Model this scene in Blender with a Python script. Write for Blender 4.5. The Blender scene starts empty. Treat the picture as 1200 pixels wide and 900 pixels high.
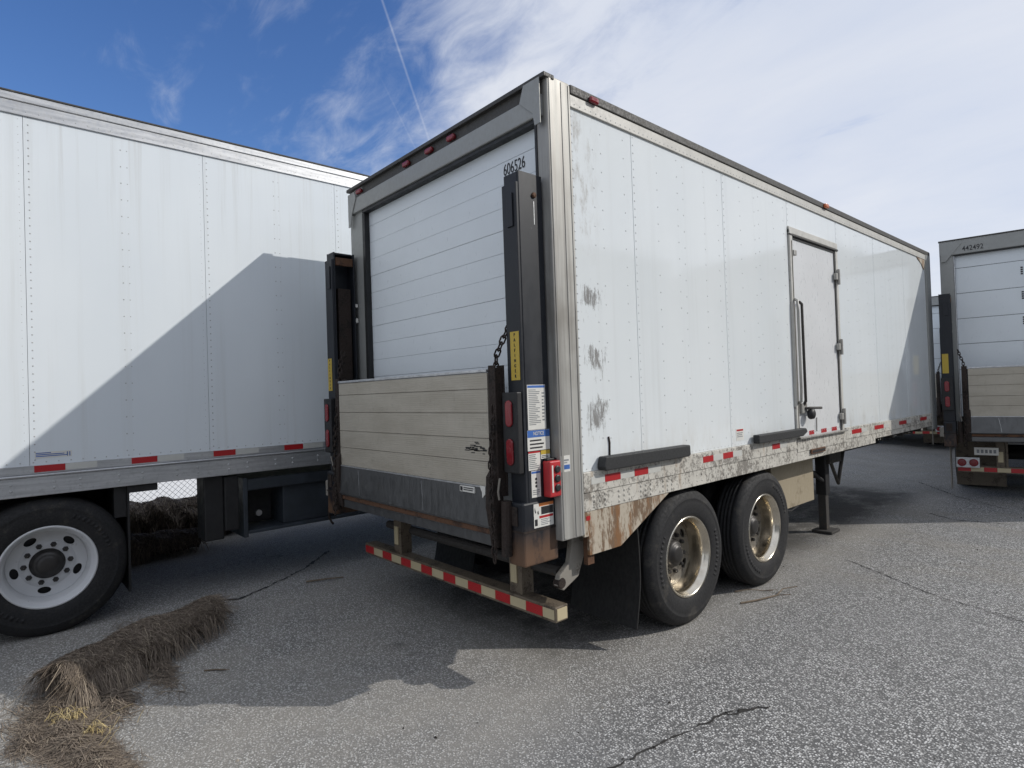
import bpy, bmesh, math, random
from mathutils import Vector, Matrix
R = math.radians
rnd = random.Random(7)
sc = bpy.context.scene
COL = sc.collection

# ------------------------------------------------------------------ camera
F_PX, CAM = 697.11, (2.4926, -2.5699, 1.7952)
YAW, PITCH, ROLL = R(48.339), R(0.8736), R(-1.944)
fw = Vector((-math.sin(YAW)*math.cos(PITCH), math.cos(YAW)*math.cos(PITCH), math.sin(PITCH)))
rt = Vector((math.cos(YAW), math.sin(YAW), 0)); up = rt.cross(fw)
r2 = math.cos(ROLL)*rt + math.sin(ROLL)*up; u2 = -math.sin(ROLL)*rt + math.cos(ROLL)*up
cd = bpy.data.cameras.new('camera'); cam = bpy.data.objects.new('camera', cd); COL.objects.link(cam)
cd.sensor_width = 36; cd.lens = F_PX/1200*36; cd.clip_start = .05; cd.clip_end = 3000
m = Matrix.Identity(4)
for i in range(3):
    m[i][0], m[i][1], m[i][2], m[i][3] = r2[i], u2[i], -fw[i], CAM[i]
cam.matrix_world = m
sc.camera = cam

# ------------------------------------------------------------------ sky and sun
SUN_EL, SUN_AZ = R(33.9), R(45.2)
w = bpy.data.worlds.new('World'); sc.world = w; w.use_nodes = True
wn, wl = w.node_tree.nodes, w.node_tree.links
bg = wn['Background']; bg.inputs[1].default_value = .13
sky = wn.new('ShaderNodeTexSky'); sky.sky_type = 'NISHITA'; sky.sun_disc = False
sky.sun_elevation = SUN_EL; sky.sun_rotation = SUN_AZ; sky.altitude = 200; sky.air_density = 1.0; sky.dust_density = .6; sky.ozone_density = 2.0
def wmath(op, a, b=None, c=None, clamp=False):
    n = wn.new('ShaderNodeMath'); n.operation = op; n.use_clamp = clamp
    for i, v in enumerate((a, b, c)):
        if v is None: continue
        if isinstance(v, (int, float)): n.inputs[i].default_value = v
        else: wl.new(v, n.inputs[i])
    return n.outputs[0]
tc = wn.new('ShaderNodeTexCoord'); sep = wn.new('ShaderNodeSeparateXYZ'); wl.new(tc.outputs['Generated'], sep.inputs[0])
zz = wmath('ADD', wmath('MAXIMUM', sep.outputs[2], 0.0), .22)
cmb = wn.new('ShaderNodeCombineXYZ')
wl.new(wmath('DIVIDE', sep.outputs[0], zz), cmb.inputs[0]); wl.new(wmath('DIVIDE', sep.outputs[1], zz), cmb.inputs[1])
mp = wn.new('ShaderNodeMapping'); mp.inputs['Rotation'].default_value = (0, 0, R(24)); mp.inputs['Scale'].default_value = (1.0, 2.1, 1); mp.inputs['Location'].default_value = (3.1, 1.4, 0)
wl.new(cmb.outputs[0], mp.inputs[0])
nz1 = wn.new('ShaderNodeTexNoise'); nz1.inputs['Scale'].default_value = 1.15; nz1.inputs['Detail'].default_value = 9; nz1.inputs['Roughness'].default_value = .56; nz1.inputs['Distortion'].default_value = .35
wl.new(mp.outputs[0], nz1.inputs['Vector'])
nz2 = wn.new('ShaderNodeTexNoise'); nz2.inputs['Scale'].default_value = 4.6; nz2.inputs['Detail'].default_value = 8; nz2.inputs['Roughness'].default_value = .62; nz2.inputs['Distortion'].default_value = .5
wl.new(mp.outputs[0], nz2.inputs['Vector'])
bd = wn.new('ShaderNodeVectorMath'); bd.operation = 'DOT_PRODUCT'; wl.new(tc.outputs['Generated'], bd.inputs[0]); bd.inputs[1].default_value = (-.93, .05, .364)
cv = wn.new('ShaderNodeMapRange'); cv.inputs['From Min'].default_value = .985; cv.inputs['From Max'].default_value = .60; cv.inputs['To Min'].default_value = -.27; cv.inputs['To Max'].default_value = .72
wl.new(bd.outputs['Value'], cv.inputs['Value']); cover = cv.outputs[0]            # a clear patch to the west, a thin veil over the rest
n1 = wmath('MULTIPLY_ADD', nz1.outputs['Fac'], 1.5, -.68)
n2 = wmath('MULTIPLY_ADD', nz2.outputs['Fac'], .9, -.47)
dens = wmath('ADD', wmath('ADD', cover, n1), wmath('MULTIPLY', n2, .95))
mr = wn.new('ShaderNodeMapRange'); mr.interpolation_type = 'SMOOTHSTEP'; mr.inputs['From Min'].default_value = -.12; mr.inputs['From Max'].default_value = .62
mr.inputs['To Min'].default_value = 0.0; mr.inputs['To Max'].default_value = .93
wl.new(dens, mr.inputs['Value'])
mask = mr.outputs[0]
def contrail(n, d1, d2, width, amount):
    """a thin straight trail along the great circle with normal n, between directions d1 and d2"""
    dt = wn.new('ShaderNodeVectorMath'); dt.operation = 'DOT_PRODUCT'; wl.new(tc.outputs['Generated'], dt.inputs[0]); dt.inputs[1].default_value = n
    a = wmath('SUBTRACT', 1.0, wmath('DIVIDE', wmath('ABSOLUTE', dt.outputs['Value']), width), clamp=True)
    mid = (Vector(d1)+Vector(d2)).normalized(); half = mid.dot(Vector(d1).normalized())
    dm = wn.new('ShaderNodeVectorMath'); dm.operation = 'DOT_PRODUCT'; wl.new(tc.outputs['Generated'], dm.inputs[0]); dm.inputs[1].default_value = mid
    seg = wmath('MULTIPLY', wmath('SUBTRACT', dm.outputs['Value'], half-.004), 60.0, clamp=True)
    return wmath('MULTIPLY', wmath('MULTIPLY', a, seg), wmath('MULTIPLY', wmath('ADD', nz2.outputs['Fac'], .25), amount))
c1 = contrail((-.639, -.714, -.286), (-.69, .36, .63), (-.76, .53, .37), .0024, .30)
c2 = contrail((-.632, -.659, -.408), (-.77, .472, .43), (-.775, .515, .37), .0019, .34)
mask = wmath('ADD', mask, wmath('ADD', c1, c2), clamp=True)
mix = wn.new('ShaderNodeMix'); mix.data_type = 'RGBA'; wl.new(mask, mix.inputs['Factor'])
hs = wn.new('ShaderNodeHueSaturation'); hs.inputs['Hue'].default_value = .512; hs.inputs['Saturation'].default_value = 1.25; hs.inputs['Value'].default_value = .90
wl.new(sky.outputs[0], hs.inputs['Color']); wl.new(hs.outputs[0], mix.inputs[6])
cc = wn.new('ShaderNodeMix'); cc.data_type = 'RGBA'; cr2 = wn.new('ShaderNodeMapRange'); cr2.inputs['From Min'].default_value = .35; cr2.inputs['From Max'].default_value = .65; wl.new(nz1.outputs['Fac'], cr2.inputs['Value']); wl.new(cr2.outputs[0], cc.inputs['Factor'])
cc.inputs[6].default_value = (4.15, 4.5, 5.25, 1); cc.inputs[7].default_value = (4.85, 5.05, 5.5, 1); wl.new(cc.outputs[2], mix.inputs[7])
wl.new(mix.outputs[2], bg.inputs[0])

sd = bpy.data.lights.new('sun', 'SUN'); sd.energy = 2.25; sd.angle = R(.53); sd.color = (1, .96, .90)
so = bpy.data.objects.new('sun', sd); COL.objects.link(so)
so.rotation_euler = Vector((-math.sin(SUN_AZ)*math.cos(SUN_EL), -math.cos(SUN_AZ)*math.cos(SUN_EL), -math.sin(SUN_EL))).to_track_quat('-Z', 'Y').to_euler()
sc.view_settings.view_transform = 'Standard'; sc.view_settings.look = 'None'; sc.view_settings.exposure = .30; sc.view_settings.gamma = 1
sc.render.engine = 'CYCLES'
sc.cycles.use_denoising = True; sc.cycles.max_bounces = 8; sc.cycles.diffuse_bounces = 4; sc.cycles.glossy_bounces = 4

# ------------------------------------------------------------------ materials
class NT:
    """tiny node helper; textures are laid out in world metres"""
    def __init__(s, name):
        s.m = bpy.data.materials.new(name); s.m.use_nodes = True
        s.t = s.m.node_tree; s.b = s.t.nodes['Principled BSDF']
        s.pos = s.t.nodes.new('ShaderNodeNewGeometry').outputs['Position']
    def N(s, k): return s.t.nodes.new(k)
    def L(s, a, b): s.t.links.new(a, b)
    def put(s, v, sock):
        if isinstance(v, (int, float)): sock.default_value = v
        elif isinstance(v, tuple): sock.default_value = v if len(v) == 4 or len(sock.default_value) == 3 else (*v, 1)
        else: s.L(v, sock)
    def map(s, scale, loc=(0, 0, 0)):
        n = s.N('ShaderNodeMapping'); n.inputs['Scale'].default_value = scale; n.inputs['Location'].default_value = loc
        s.L(s.pos, n.inputs[0]); return n.outputs[0]
    def noise(s, scale, vec=None, detail=4, rough=.55, dist=0):
        n = s.N('ShaderNodeTexNoise'); n.inputs['Scale'].default_value = scale; n.inputs['Detail'].default_value = detail
        n.inputs['Roughness'].default_value = rough; n.inputs['Distortion'].default_value = dist
        s.L(vec if vec is not None else s.pos, n.inputs['Vector']); return n.outputs['Fac']
    def ramp(s, f, lo, hi, a=0., b=1.):
        n = s.N('ShaderNodeMapRange'); n.interpolation_type = 'SMOOTHSTEP'
        for k, v in (('From Min', lo), ('From Max', hi), ('To Min', a), ('To Max', b)): n.inputs[k].default_value = v
        s.L(f, n.inputs['Value']); return n.outputs[0]
    def math(s, op, a, b=None, clamp=False):
        n = s.N('ShaderNodeMath'); n.operation = op; n.use_clamp = clamp; s.put(a, n.inputs[0])
        if b is not None: s.put(b, n.inputs[1])
        return n.outputs[0]
    def mix(s, f, a, b, mode='MIX'):
        n = s.N('ShaderNodeMix'); n.data_type = 'RGBA'; n.blend_type = mode
        s.put(f, n.inputs['Factor']); s.put(a, n.inputs[6]); s.put(b, n.inputs[7]); return n.outputs[2]
    def bump(s, h, strength, dist):
        n = s.N('ShaderNodeBump'); n.inputs['Strength'].default_value = strength; n.inputs['Distance'].default_value = dist
        s.L(h, n.inputs['Height']); s.L(n.outputs[0], s.b.inputs['Normal'])
    def sep(s):
        n = s.N('ShaderNodeSeparateXYZ'); s.L(s.pos, n.inputs[0]); return n.outputs
    def near(s, x, c, half, soft):
        d = s.math('ABSOLUTE', s.math('SUBTRACT', x, c)); return s.ramp(d, half, half+soft, 1., 0.)
    def done(s, col, rough=.5, metal=0., spec=None):
        s.put(col, s.b.inputs['Base Color']); s.put(rough, s.b.inputs['Roughness']); s.put(metal, s.b.inputs['Metallic'])
        if spec is not None: s.put(spec, s.b.inputs['Specular IOR Level'])
        return s.m
def plain(name, col, rough=.5, metal=0., var=.18, scale=6, spec=None):
    n = NT(name); f = n.noise(scale, detail=6)
    c = n.mix(n.ramp(f, .3, .7), tuple(v*(1-var) for v in col), tuple(min(1, v*(1+var)) for v in col))
    r = n.ramp(n.noise(scale*3, detail=5), .3, .7, max(.02, rough-.07), min(1, rough+.09))
    return n.done(c, r, metal, spec)
def worn(name, col, dirt, amount=.5, rough=.5, metal=0., scale=4, stretch=(1, 1, 1), rust=None, rust_amt=.62):
    """paint or metal with blotchy dirt and optional rust"""
    n = NT(name); v = n.map(stretch)
    f = n.noise(scale, v, 9, .68); f2 = n.noise(scale*9, v, 5, .6)
    k = n.ramp(n.math('ADD', n.math('MULTIPLY', f, .7), n.math('MULTIPLY', f2, .3)), amount, amount+.09)
    c = n.mix(k, col, dirt)
    c = n.mix(n.math('MULTIPLY', n.noise(scale*.7, detail=3), .35), c, tuple(v_*.55 for v_ in col))
    if rust:
        k2 = n.ramp(n.noise(scale*.8, n.map(stretch, (5, 2, 8)), 8, .7), rust_amt, rust_amt+.1); c = n.mix(k2, c, rust)
    n.bump(f2, .12, .002)
    return n.done(c, n.ramp(f2, .3, .7, max(.05, rough-.1), min(1, rough+.15)), metal)

M = {}
# painted sandwich panels
n = NT('white_panel'); f = n.noise(.9, n.map((1, 1, .5)), 4); st = n.noise(5, n.map((1, 2.2, .06)), 6, .6)
c = n.mix(n.ramp(f, .3, .7), (.735, .785, .82), (.79, .835, .86)); c = n.mix(n.ramp(st, .5, .85, 0, .5), c, (.60, .62, .61))
px, py, pz = n.sep(); dr = n.math('MULTIPLY', n.ramp(pz, 2.6, 4.0), n.ramp(n.noise(8, n.map((1, 2.4, .05), (5, 0, 0)), 6, .65), .52, .78)); c = n.mix(n.math('MULTIPLY', dr, .4), c, (.48, .48, .45))
n.bump(n.noise(1.1, n.map((1, 1.3, .7)), 2), .12, .03); M['panel'] = n.done(c, n.ramp(st, .2, .8, .14, .24))
n = NT('white_side_panel_scuffed'); f = n.noise(.9, n.map((1, 1, .5)), 4); st = n.noise(5, n.map((1, 2.2, .06)), 6, .6)
c = n.mix(n.ramp(f, .3, .7), (.735, .775, .785), (.79, .825, .83)); c = n.mix(n.ramp(st, .5, .85, 0, .4), c, (.60, .62, .61))
px, py, pz = n.sep()
tl = n.N('ShaderNodeMapping'); tl.inputs['Rotation'].default_value = (R(-14), 0, 0); tl.inputs['Scale'].default_value = (1, 2.7, .42); n.L(n.pos, tl.inputs[0]); sc1 = n.noise(17, tl.outputs[0], 7, .8, .4)
z3 = None
wob = n.math('MULTIPLY', n.math('SUBTRACT', n.noise(4.5, None, 5, .7), .5), .34); pyw = n.math('ADD', n.math('ADD', py, wob), n.math('MULTIPLY', pz, .0)); pzw = n.math('ADD', pz, n.math('MULTIPLY', wob, 1.3))
for zc, yc in ((2.38, .33), (1.985, .36), (1.63, .37)):
    a = n.math('MULTIPLY', n.near(pzw, zc, .0, .21), n.near(pyw, yc, .0, .20)); z3 = a if z3 is None else n.math('MAXIMUM', z3, a)
c = n.mix(n.math('MULTIPLY', n.ramp(n.math('ADD', sc1, n.math('MULTIPLY', z3, .30)), .65, .80), .8), c, (.15, .135, .12))
gr = n.ramp(n.noise(7, n.map((1, 2, .8)), 7, .75), .45, .75)
tp = n.math('MULTIPLY', n.near(py, .23, .04, .25), n.near(pz, 3.15, .25, .35))
c = n.mix(n.math('MULTIPLY', n.math('MULTIPLY', gr, tp), .95), c, (.32, .285, .23))
low = n.math('MULTIPLY', n.ramp(pz, 1.62, 1.3), n.ramp(n.noise(3.5, n.map((1, 1.5, .5)), 7, .7), .42, .75))
c = n.mix(n.math('MULTIPLY', low, .45), c, (.50, .46, .38))
n.bump(n.noise(1.6, n.map((1, 1, .6)), 2), .06, .02); M['panel_r'] = n.done(c, n.ramp(st, .2, .8, .05, .13), 0, .8)
M['rivet_pale'] = plain('painted_rivet', (.55, .57, .58), .45, scale=2)
M['rivet'] = plain('rivet_grey', (.42, .43, .43), .5, scale=2)
M['door_white'] = worn('white_door_paint', (.74, .75, .75), (.5, .5, .48), .70, .34, scale=3, stretch=(1, 1, .4))
M['slat_white'] = worn('rear_door_white', (.76, .81, .84), (.58, .61, .63), .66, .36, scale=2.5, stretch=(1.3, 1, .5))
def chipped(name, base, dens, rusty):
    n = NT(name); zone = n.noise(2.3, n.map((1, 1, 1.6), (4, 1, 2)), 5, .6); fine = n.noise(38, n.map((1, 1, .8)), 7, .78); fl = n.noise(13, n.map((1, 1.2, .9), (1, 7, 3)), 9, .8, .6)
    k = n.ramp(n.math('ADD', n.math('MULTIPLY', fine, .55), n.math('ADD', n.math('MULTIPLY', fl, .45), n.math('MULTIPLY', zone, .30))), dens, dens+.06)
    c = n.mix(n.ramp(n.noise(6, None, 6, .7), .3, .75), base, tuple(v*.80 for v in base))
    drip = n.ramp(n.noise(9, n.map((1, 1.7, .22), (2, 3, 9)), 7, .7), .56, .76)
    c = n.mix(n.math('MULTIPLY', drip, rusty), c, (.30, .20, .115)); c = n.mix(n.math('MULTIPLY', k, .86), c, (.17, .155, .135))
    c = n.mix(n.math('MULTIPLY', n.ramp(n.noise(24, n.map((1, 1, .6), (8, 8, 1)), 6, .75), .62, .70), rusty), c, (.16, .085, .04))
    n.bump(k, .25, .0015); return n.done(c, n.ramp(fine, .3, .7, .38, .62))
M['dirty_white'] = chipped('chipped_white_paint', (.64, .615, .55), .645, .85)
M['rail_white'] = chipped('weathered_cream_rail', (.60, .585, .535), .74, .25)
M['rusty_white'] = worn('rust_stained_white_paint', (.50, .44, .35), (.15, .085, .042), .47, .6, scale=3.4, stretch=(1, 2.6, .8), rust=(.22, .11, .045), rust_amt=.5)
n = NT('stainless_post'); s1 = n.noise(16, n.map((1, 1.6, .05)), 6, .6); s2 = n.noise(2.2, n.map((1, 1, .7)), 5)
c = n.mix(n.ramp(s1, .3, .7), (.27, .26, .24), (.45, .445, .415)); c = n.mix(n.ramp(s2, .45, .7, 0, .7), c, (.20, .185, .16))
n.bump(s1, .05, .002); M['steel'] = n.done(c, n.ramp(s1, .3, .7, .42, .6), .3)
n = NT('mill_aluminium_rail'); s1 = n.noise(14, n.map((1, .2, 3)), 5); s2 = n.noise(30, None, 4, .7)
c = n.mix(n.ramp(s1, .3, .7), (.46, .47, .48), (.62, .63, .64)); c = n.mix(n.ramp(s2, .5, .7, 0, .35), c, (.34, .34, .34)); M['alu_rail'] = n.done(c, n.ramp(s2, .3, .7, .34, .52), .7)
M['header_grey'] = worn('grey_header_paint', (.33, .335, .32), (.13, .125, .115), .62, .5, .2, scale=5, stretch=(1, 1, .6))
M['dark_cap'] = worn('dark_roof_edge', (.055, .052, .047), (.12, .11, .09), .55, .6, scale=7)
n = NT('platform_aluminium'); rdg = n.N('ShaderNodeTexWave'); rdg.wave_type = 'BANDS'; rdg.bands_direction = 'Z'; rdg.inputs['Scale'].default_value = 22
n.L(n.pos, rdg.inputs['Vector']); g = n.noise(3, n.map((.7, 1, 2)), 7, .65); g2 = n.noise(26, n.map((1, 1, .3)), 4)
c = n.mix(n.ramp(g, .3, .7), (.395, .36, .295), (.475, .44, .37)); c = n.mix(n.ramp(g2, .55, .8, 0, .3), c, (.29, .27, .225)); g3_ = n.ramp(n.noise(11, n.map((1, 1, 1.2), (3, 3, 3)), 7, .75), .60, .72, 0, .5); c = n.mix(g3_, c, (.27, .245, .2))
n.bump(rdg.outputs['Fac'], .22, .003); M['alu_plank'] = n.done(c, .55, .2)
M['alu_dark'] = worn('dull_grey_aluminium', (.145, .148, .15), (.065, .065, .065), .57, .42, .6, scale=4, stretch=(1, 1, .3), rust=(.14, .09, .055), rust_amt=.72)
n = NT('tower_navy_paint'); s1 = n.noise(5, n.map((1, 1, .5)), 8, .7); s2 = n.noise(34, None, 5, .7); px, py, pz = n.sep()
c = n.mix(n.ramp(s1, .3, .75), (.009, .011, .016), (.022, .025, .030)); c = n.mix(n.ramp(s2, .68, .74, 0, .5), c, (.2, .2, .2))
k = n.math('MULTIPLY', n.ramp(pz, 1.05, .82), n.ramp(s1, .36, .55)); c = n.mix(k, c, (.13, .075, .045)); M['navy'] = n.done(c, n.ramp(s1, .3, .7, .4, .58), 0, .4)
M['black'] = plain('black_steel', (.014, .014, .015), .55)
M['rubber'] = worn('tyre_rubber', (.014, .014, .015), (.05, .046, .040), .54, .75, scale=7)
M['flap'] = worn('dusty_flap_rubber', (.012, .012, .012), (.035, .031, .026), .57, .7, scale=5, stretch=(1, 1, .5))
M['bump_rubber'] = worn('dock_rubber', (.025, .026, .027), (.09, .09, .085), .62, .65, scale=9)
M['rust'] = worn('rusted_steel', (.13, .065, .035), (.05, .03, .022), .5, .8, .1, scale=8)
M['dark_rust'] = worn('dark_rusted_steel', (.034, .023, .018), (.015, .012, .010), .5, .8, .1, scale=8)
n = NT('polished_wheel_aluminium'); s1 = n.noise(7, None, 6, .65)
M['rim_alu'] = n.done(n.mix(n.ramp(s1, .35, .7), (.74, .68, .57), (.58, .52, .42)), n.ramp(s1, .3, .7, .17, .27), 1.0)
M['rim_white'] = worn('white_wheel_paint', (.66, .67, .68), (.28, .26, .23), .60, .4, scale=7)
M['hub_dark'] = plain('greasy_hub_steel', (.06, .057, .055), .45, .6)
M['disc_alu'] = worn('dirty_wheel_disc', (.30, .275, .235), (.12, .10, .08), .52, .5, .7, scale=12)
M['red_tape'] = worn('red_reflective_tape', (.45, .018, .022), (.2, .03, .03), .66, .35, scale=25)
M['white_tape'] = worn('white_reflective_tape', (.62, .62, .58), (.35, .34, .31), .62, .35, scale=25)
M['cream_tape'] = worn('aged_white_tape', (.55, .47, .30), (.34, .28, .17), .6, .4, scale=25)
M['red_lens'] = plain('red_lens', (.20, .010, .016), .2, spec=.6)
M['amber_lens'] = plain('amber_lens', (.62, .16, .05), .25, spec=.6)
M['red_plastic'] = plain('red_control_plastic', (.48, .03, .035), .42)
M['yellow'] = worn('yellow_label', (.56, .40, .05), (.35, .25, .05), .62, .45, scale=20)
M['sticker'] = worn('white_sticker', (.74, .73, .68), (.5, .48, .42), .66, .45, scale=20)
M['blue'] = plain('blue_print', (.05, .14, .42), .45)
M['orange'] = plain('orange_print', (.62, .2, .05), .45)
M['ink'] = plain('black_print', (.02, .02, .022), .5)
M['grey_ink'] = plain('faded_print', (.22, .23, .24), .5)
M['beige'] = worn('dusty_beige_box_paint', (.40, .34, .24), (.26, .21, .14), .55, .55, scale=3)
M['chassis'] = worn('dirty_chassis_steel', (.05, .046, .042), (.09, .07, .05), .55, .75, scale=5)
M['arm_grey'] = worn('dusty_grey_arm', (.28, .26, .225), (.13, .10, .07), .55, .6, scale=10, rust=(.16, .09, .05))
M['bumper_brown'] = worn('grimy_bumper_steel', (.15, .12, .085), (.06, .045, .032), .5, .6, scale=9)
M['grey_box'] = plain('grey_blue_box', (.034, .042, .052), .5)
M['galv'] = plain('galvanised_wire', (.30, .31, .32), .45, .7)
M['far_white'] = plain('pale_wall_paint', (.68, .69, .70), .5, scale=1)
M['wood'] = worn('dead_twig', (.20, .155, .11), (.1, .075, .05), .5, .8, scale=30)
# straw: every stalk its own tone
n = NT('weathered_straw'); g = n.t.nodes['Geometry'].outputs['Random Per Island']; cr = n.N('ShaderNodeValToRGB'); n.L(g, cr.inputs[0]); e = cr.color_ramp.elements
e[0].position = 0; e[0].color = (.085, .067, .053, 1); e[1].position = 1; e[1].color = (.37, .31, .23, 1)
for p_, c_ in ((.3, (.15, .118, .09, 1)), (.65, (.225, .18, .14, 1)), (.9, (.29, .235, .175, 1))):
    q = e.new(p_); q.color = c_
M['straw'] = n.done(cr.outputs[0], .8)
n = NT('fresh_yellow_straw'); g = n.t.nodes['Geometry'].outputs['Random Per Island']
M['straw_y'] = n.done(n.mix(g, (.32, .235, .095), (.52, .42, .22)), .7)
n = NT('grit_stone'); g = n.t.nodes['Geometry'].outputs['Random Per Island']; M['grit'] = n.done(n.mix(n.ramp(g, .2, .9), (.03, .025, .02), (.30, .27, .22)), .85)
M['straw_net'] = plain('weathered_twine', (.15, .125, .095), .85, scale=30)
M['straw_core'] = worn('matted_straw', (.10, .075, .055), (.045, .034, .026), .5, .95, scale=22)
# asphalt: stones in a dark binder, a paler strip beside the trailer, its bright halo painted in
n = NT('worn_asphalt')
vo = n.N('ShaderNodeTexVoronoi'); vo.inputs['Scale'].default_value = 84; n.L(n.pos, vo.inputs['Vector'])
vs = n.N('ShaderNodeSeparateColor'); n.L(vo.outputs['Color'], vs.inputs[0])
vo2 = n.N('ShaderNodeTexVoronoi'); vo2.inputs['Scale'].default_value = 160; n.L(n.pos, vo2.inputs['Vector'])
vs2 = n.N('ShaderNodeSeparateColor'); n.L(vo2.outputs['Color'], vs2.inputs[0])
stone = n.ramp(vs.outputs[0], .18, .95); edge = n.ramp(vo.outputs['Distance'], .30, .62, 1., 0.)
c = n.mix(n.math('MULTIPLY', stone, edge), (.105, .104, .103), (.74, .735, .72))
c = n.mix(n.math('MULTIPLY', n.ramp(vs2.outputs[0], .68, .98), .7), c, (.48, .47, .45))
big = n.noise(.45, None, 6, .6); mid = n.noise(2.6, None, 6, .6)
c = n.mix(n.ramp(big, .35, .68, 0, .42), c, (.215, .214, .211)); c = n.mix(n.ramp(mid, .52, .78, 0, .35), c, (.10, .10, .099))
px, py, pz = n.sep()
strip = n.math('MULTIPLY', n.ramp(n.math('ADD', px, n.math('MULTIPLY', mid, .5)), .75, .15), n.ramp(n.noise(1.3, None, 6, .65), .3, .6, .4, 1.))
c = n.mix(n.math('MULTIPLY', strip, .42), c, (.38, .355, .31))
wear = n.math('MULTIPLY', n.ramp(n.math('ADD', py, n.math('MULTIPLY', big, 1.2)), 4.2, 3.6, 1., 0.), n.ramp(n.noise(1.1, n.map((.6, 1.3, 1), (3, 3, 0)), 7, .7), .42, .66))
c = n.mix(n.math('MULTIPLY', wear, .35), c, (.25, .225, .185))
spot = n.ramp(n.noise(5.5, n.map((1, 1, 1), (2, 9, 0)), 8, .72), .66, .72); c = n.mix(n.math('MULTIPLY', spot, .5), c, (.05, .048, .045))
under_shade = n.math('MULTIPLY', n.math('MULTIPLY', n.near(px, -1.3, .75, .5), n.near(n.math('ADD', py, n.math('MULTIPLY', mid, 1.2)), 5.0, 3.6, .7)), n.ramp(n.noise(1.5, n.map((1, .6, 1), (7, 1, 0)), 7, .7), .34, .56)); c = n.mix(n.math('MULTIPLY', under_shade, .75), c, (.035, .033, .031))   # shade under the trailer painted in as dark blotches
oil = n.ramp(n.noise(1.7, n.map((1, 1, 1), (11, 4, 0)), 7, .7), .64, .74); c = n.mix(n.math('MULTIPLY', oil, .55), c, (.03, .03, .03))
h = n.math('ADD', n.math('MULTIPLY', edge, stone), n.math('MULTIPLY', mid, .8))
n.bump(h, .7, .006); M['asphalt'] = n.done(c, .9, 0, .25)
n = NT('pale_gravel'); M['gravel'] = n.done(n.mix(n.ramp(n.noise(30, None, 5, .7), .3, .7), (.60, .59, .56), (.74, .73, .71)), .9)
M['tar'] = plain('crack_dirt', (.028, .026, .024), .9, scale=40)

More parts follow.
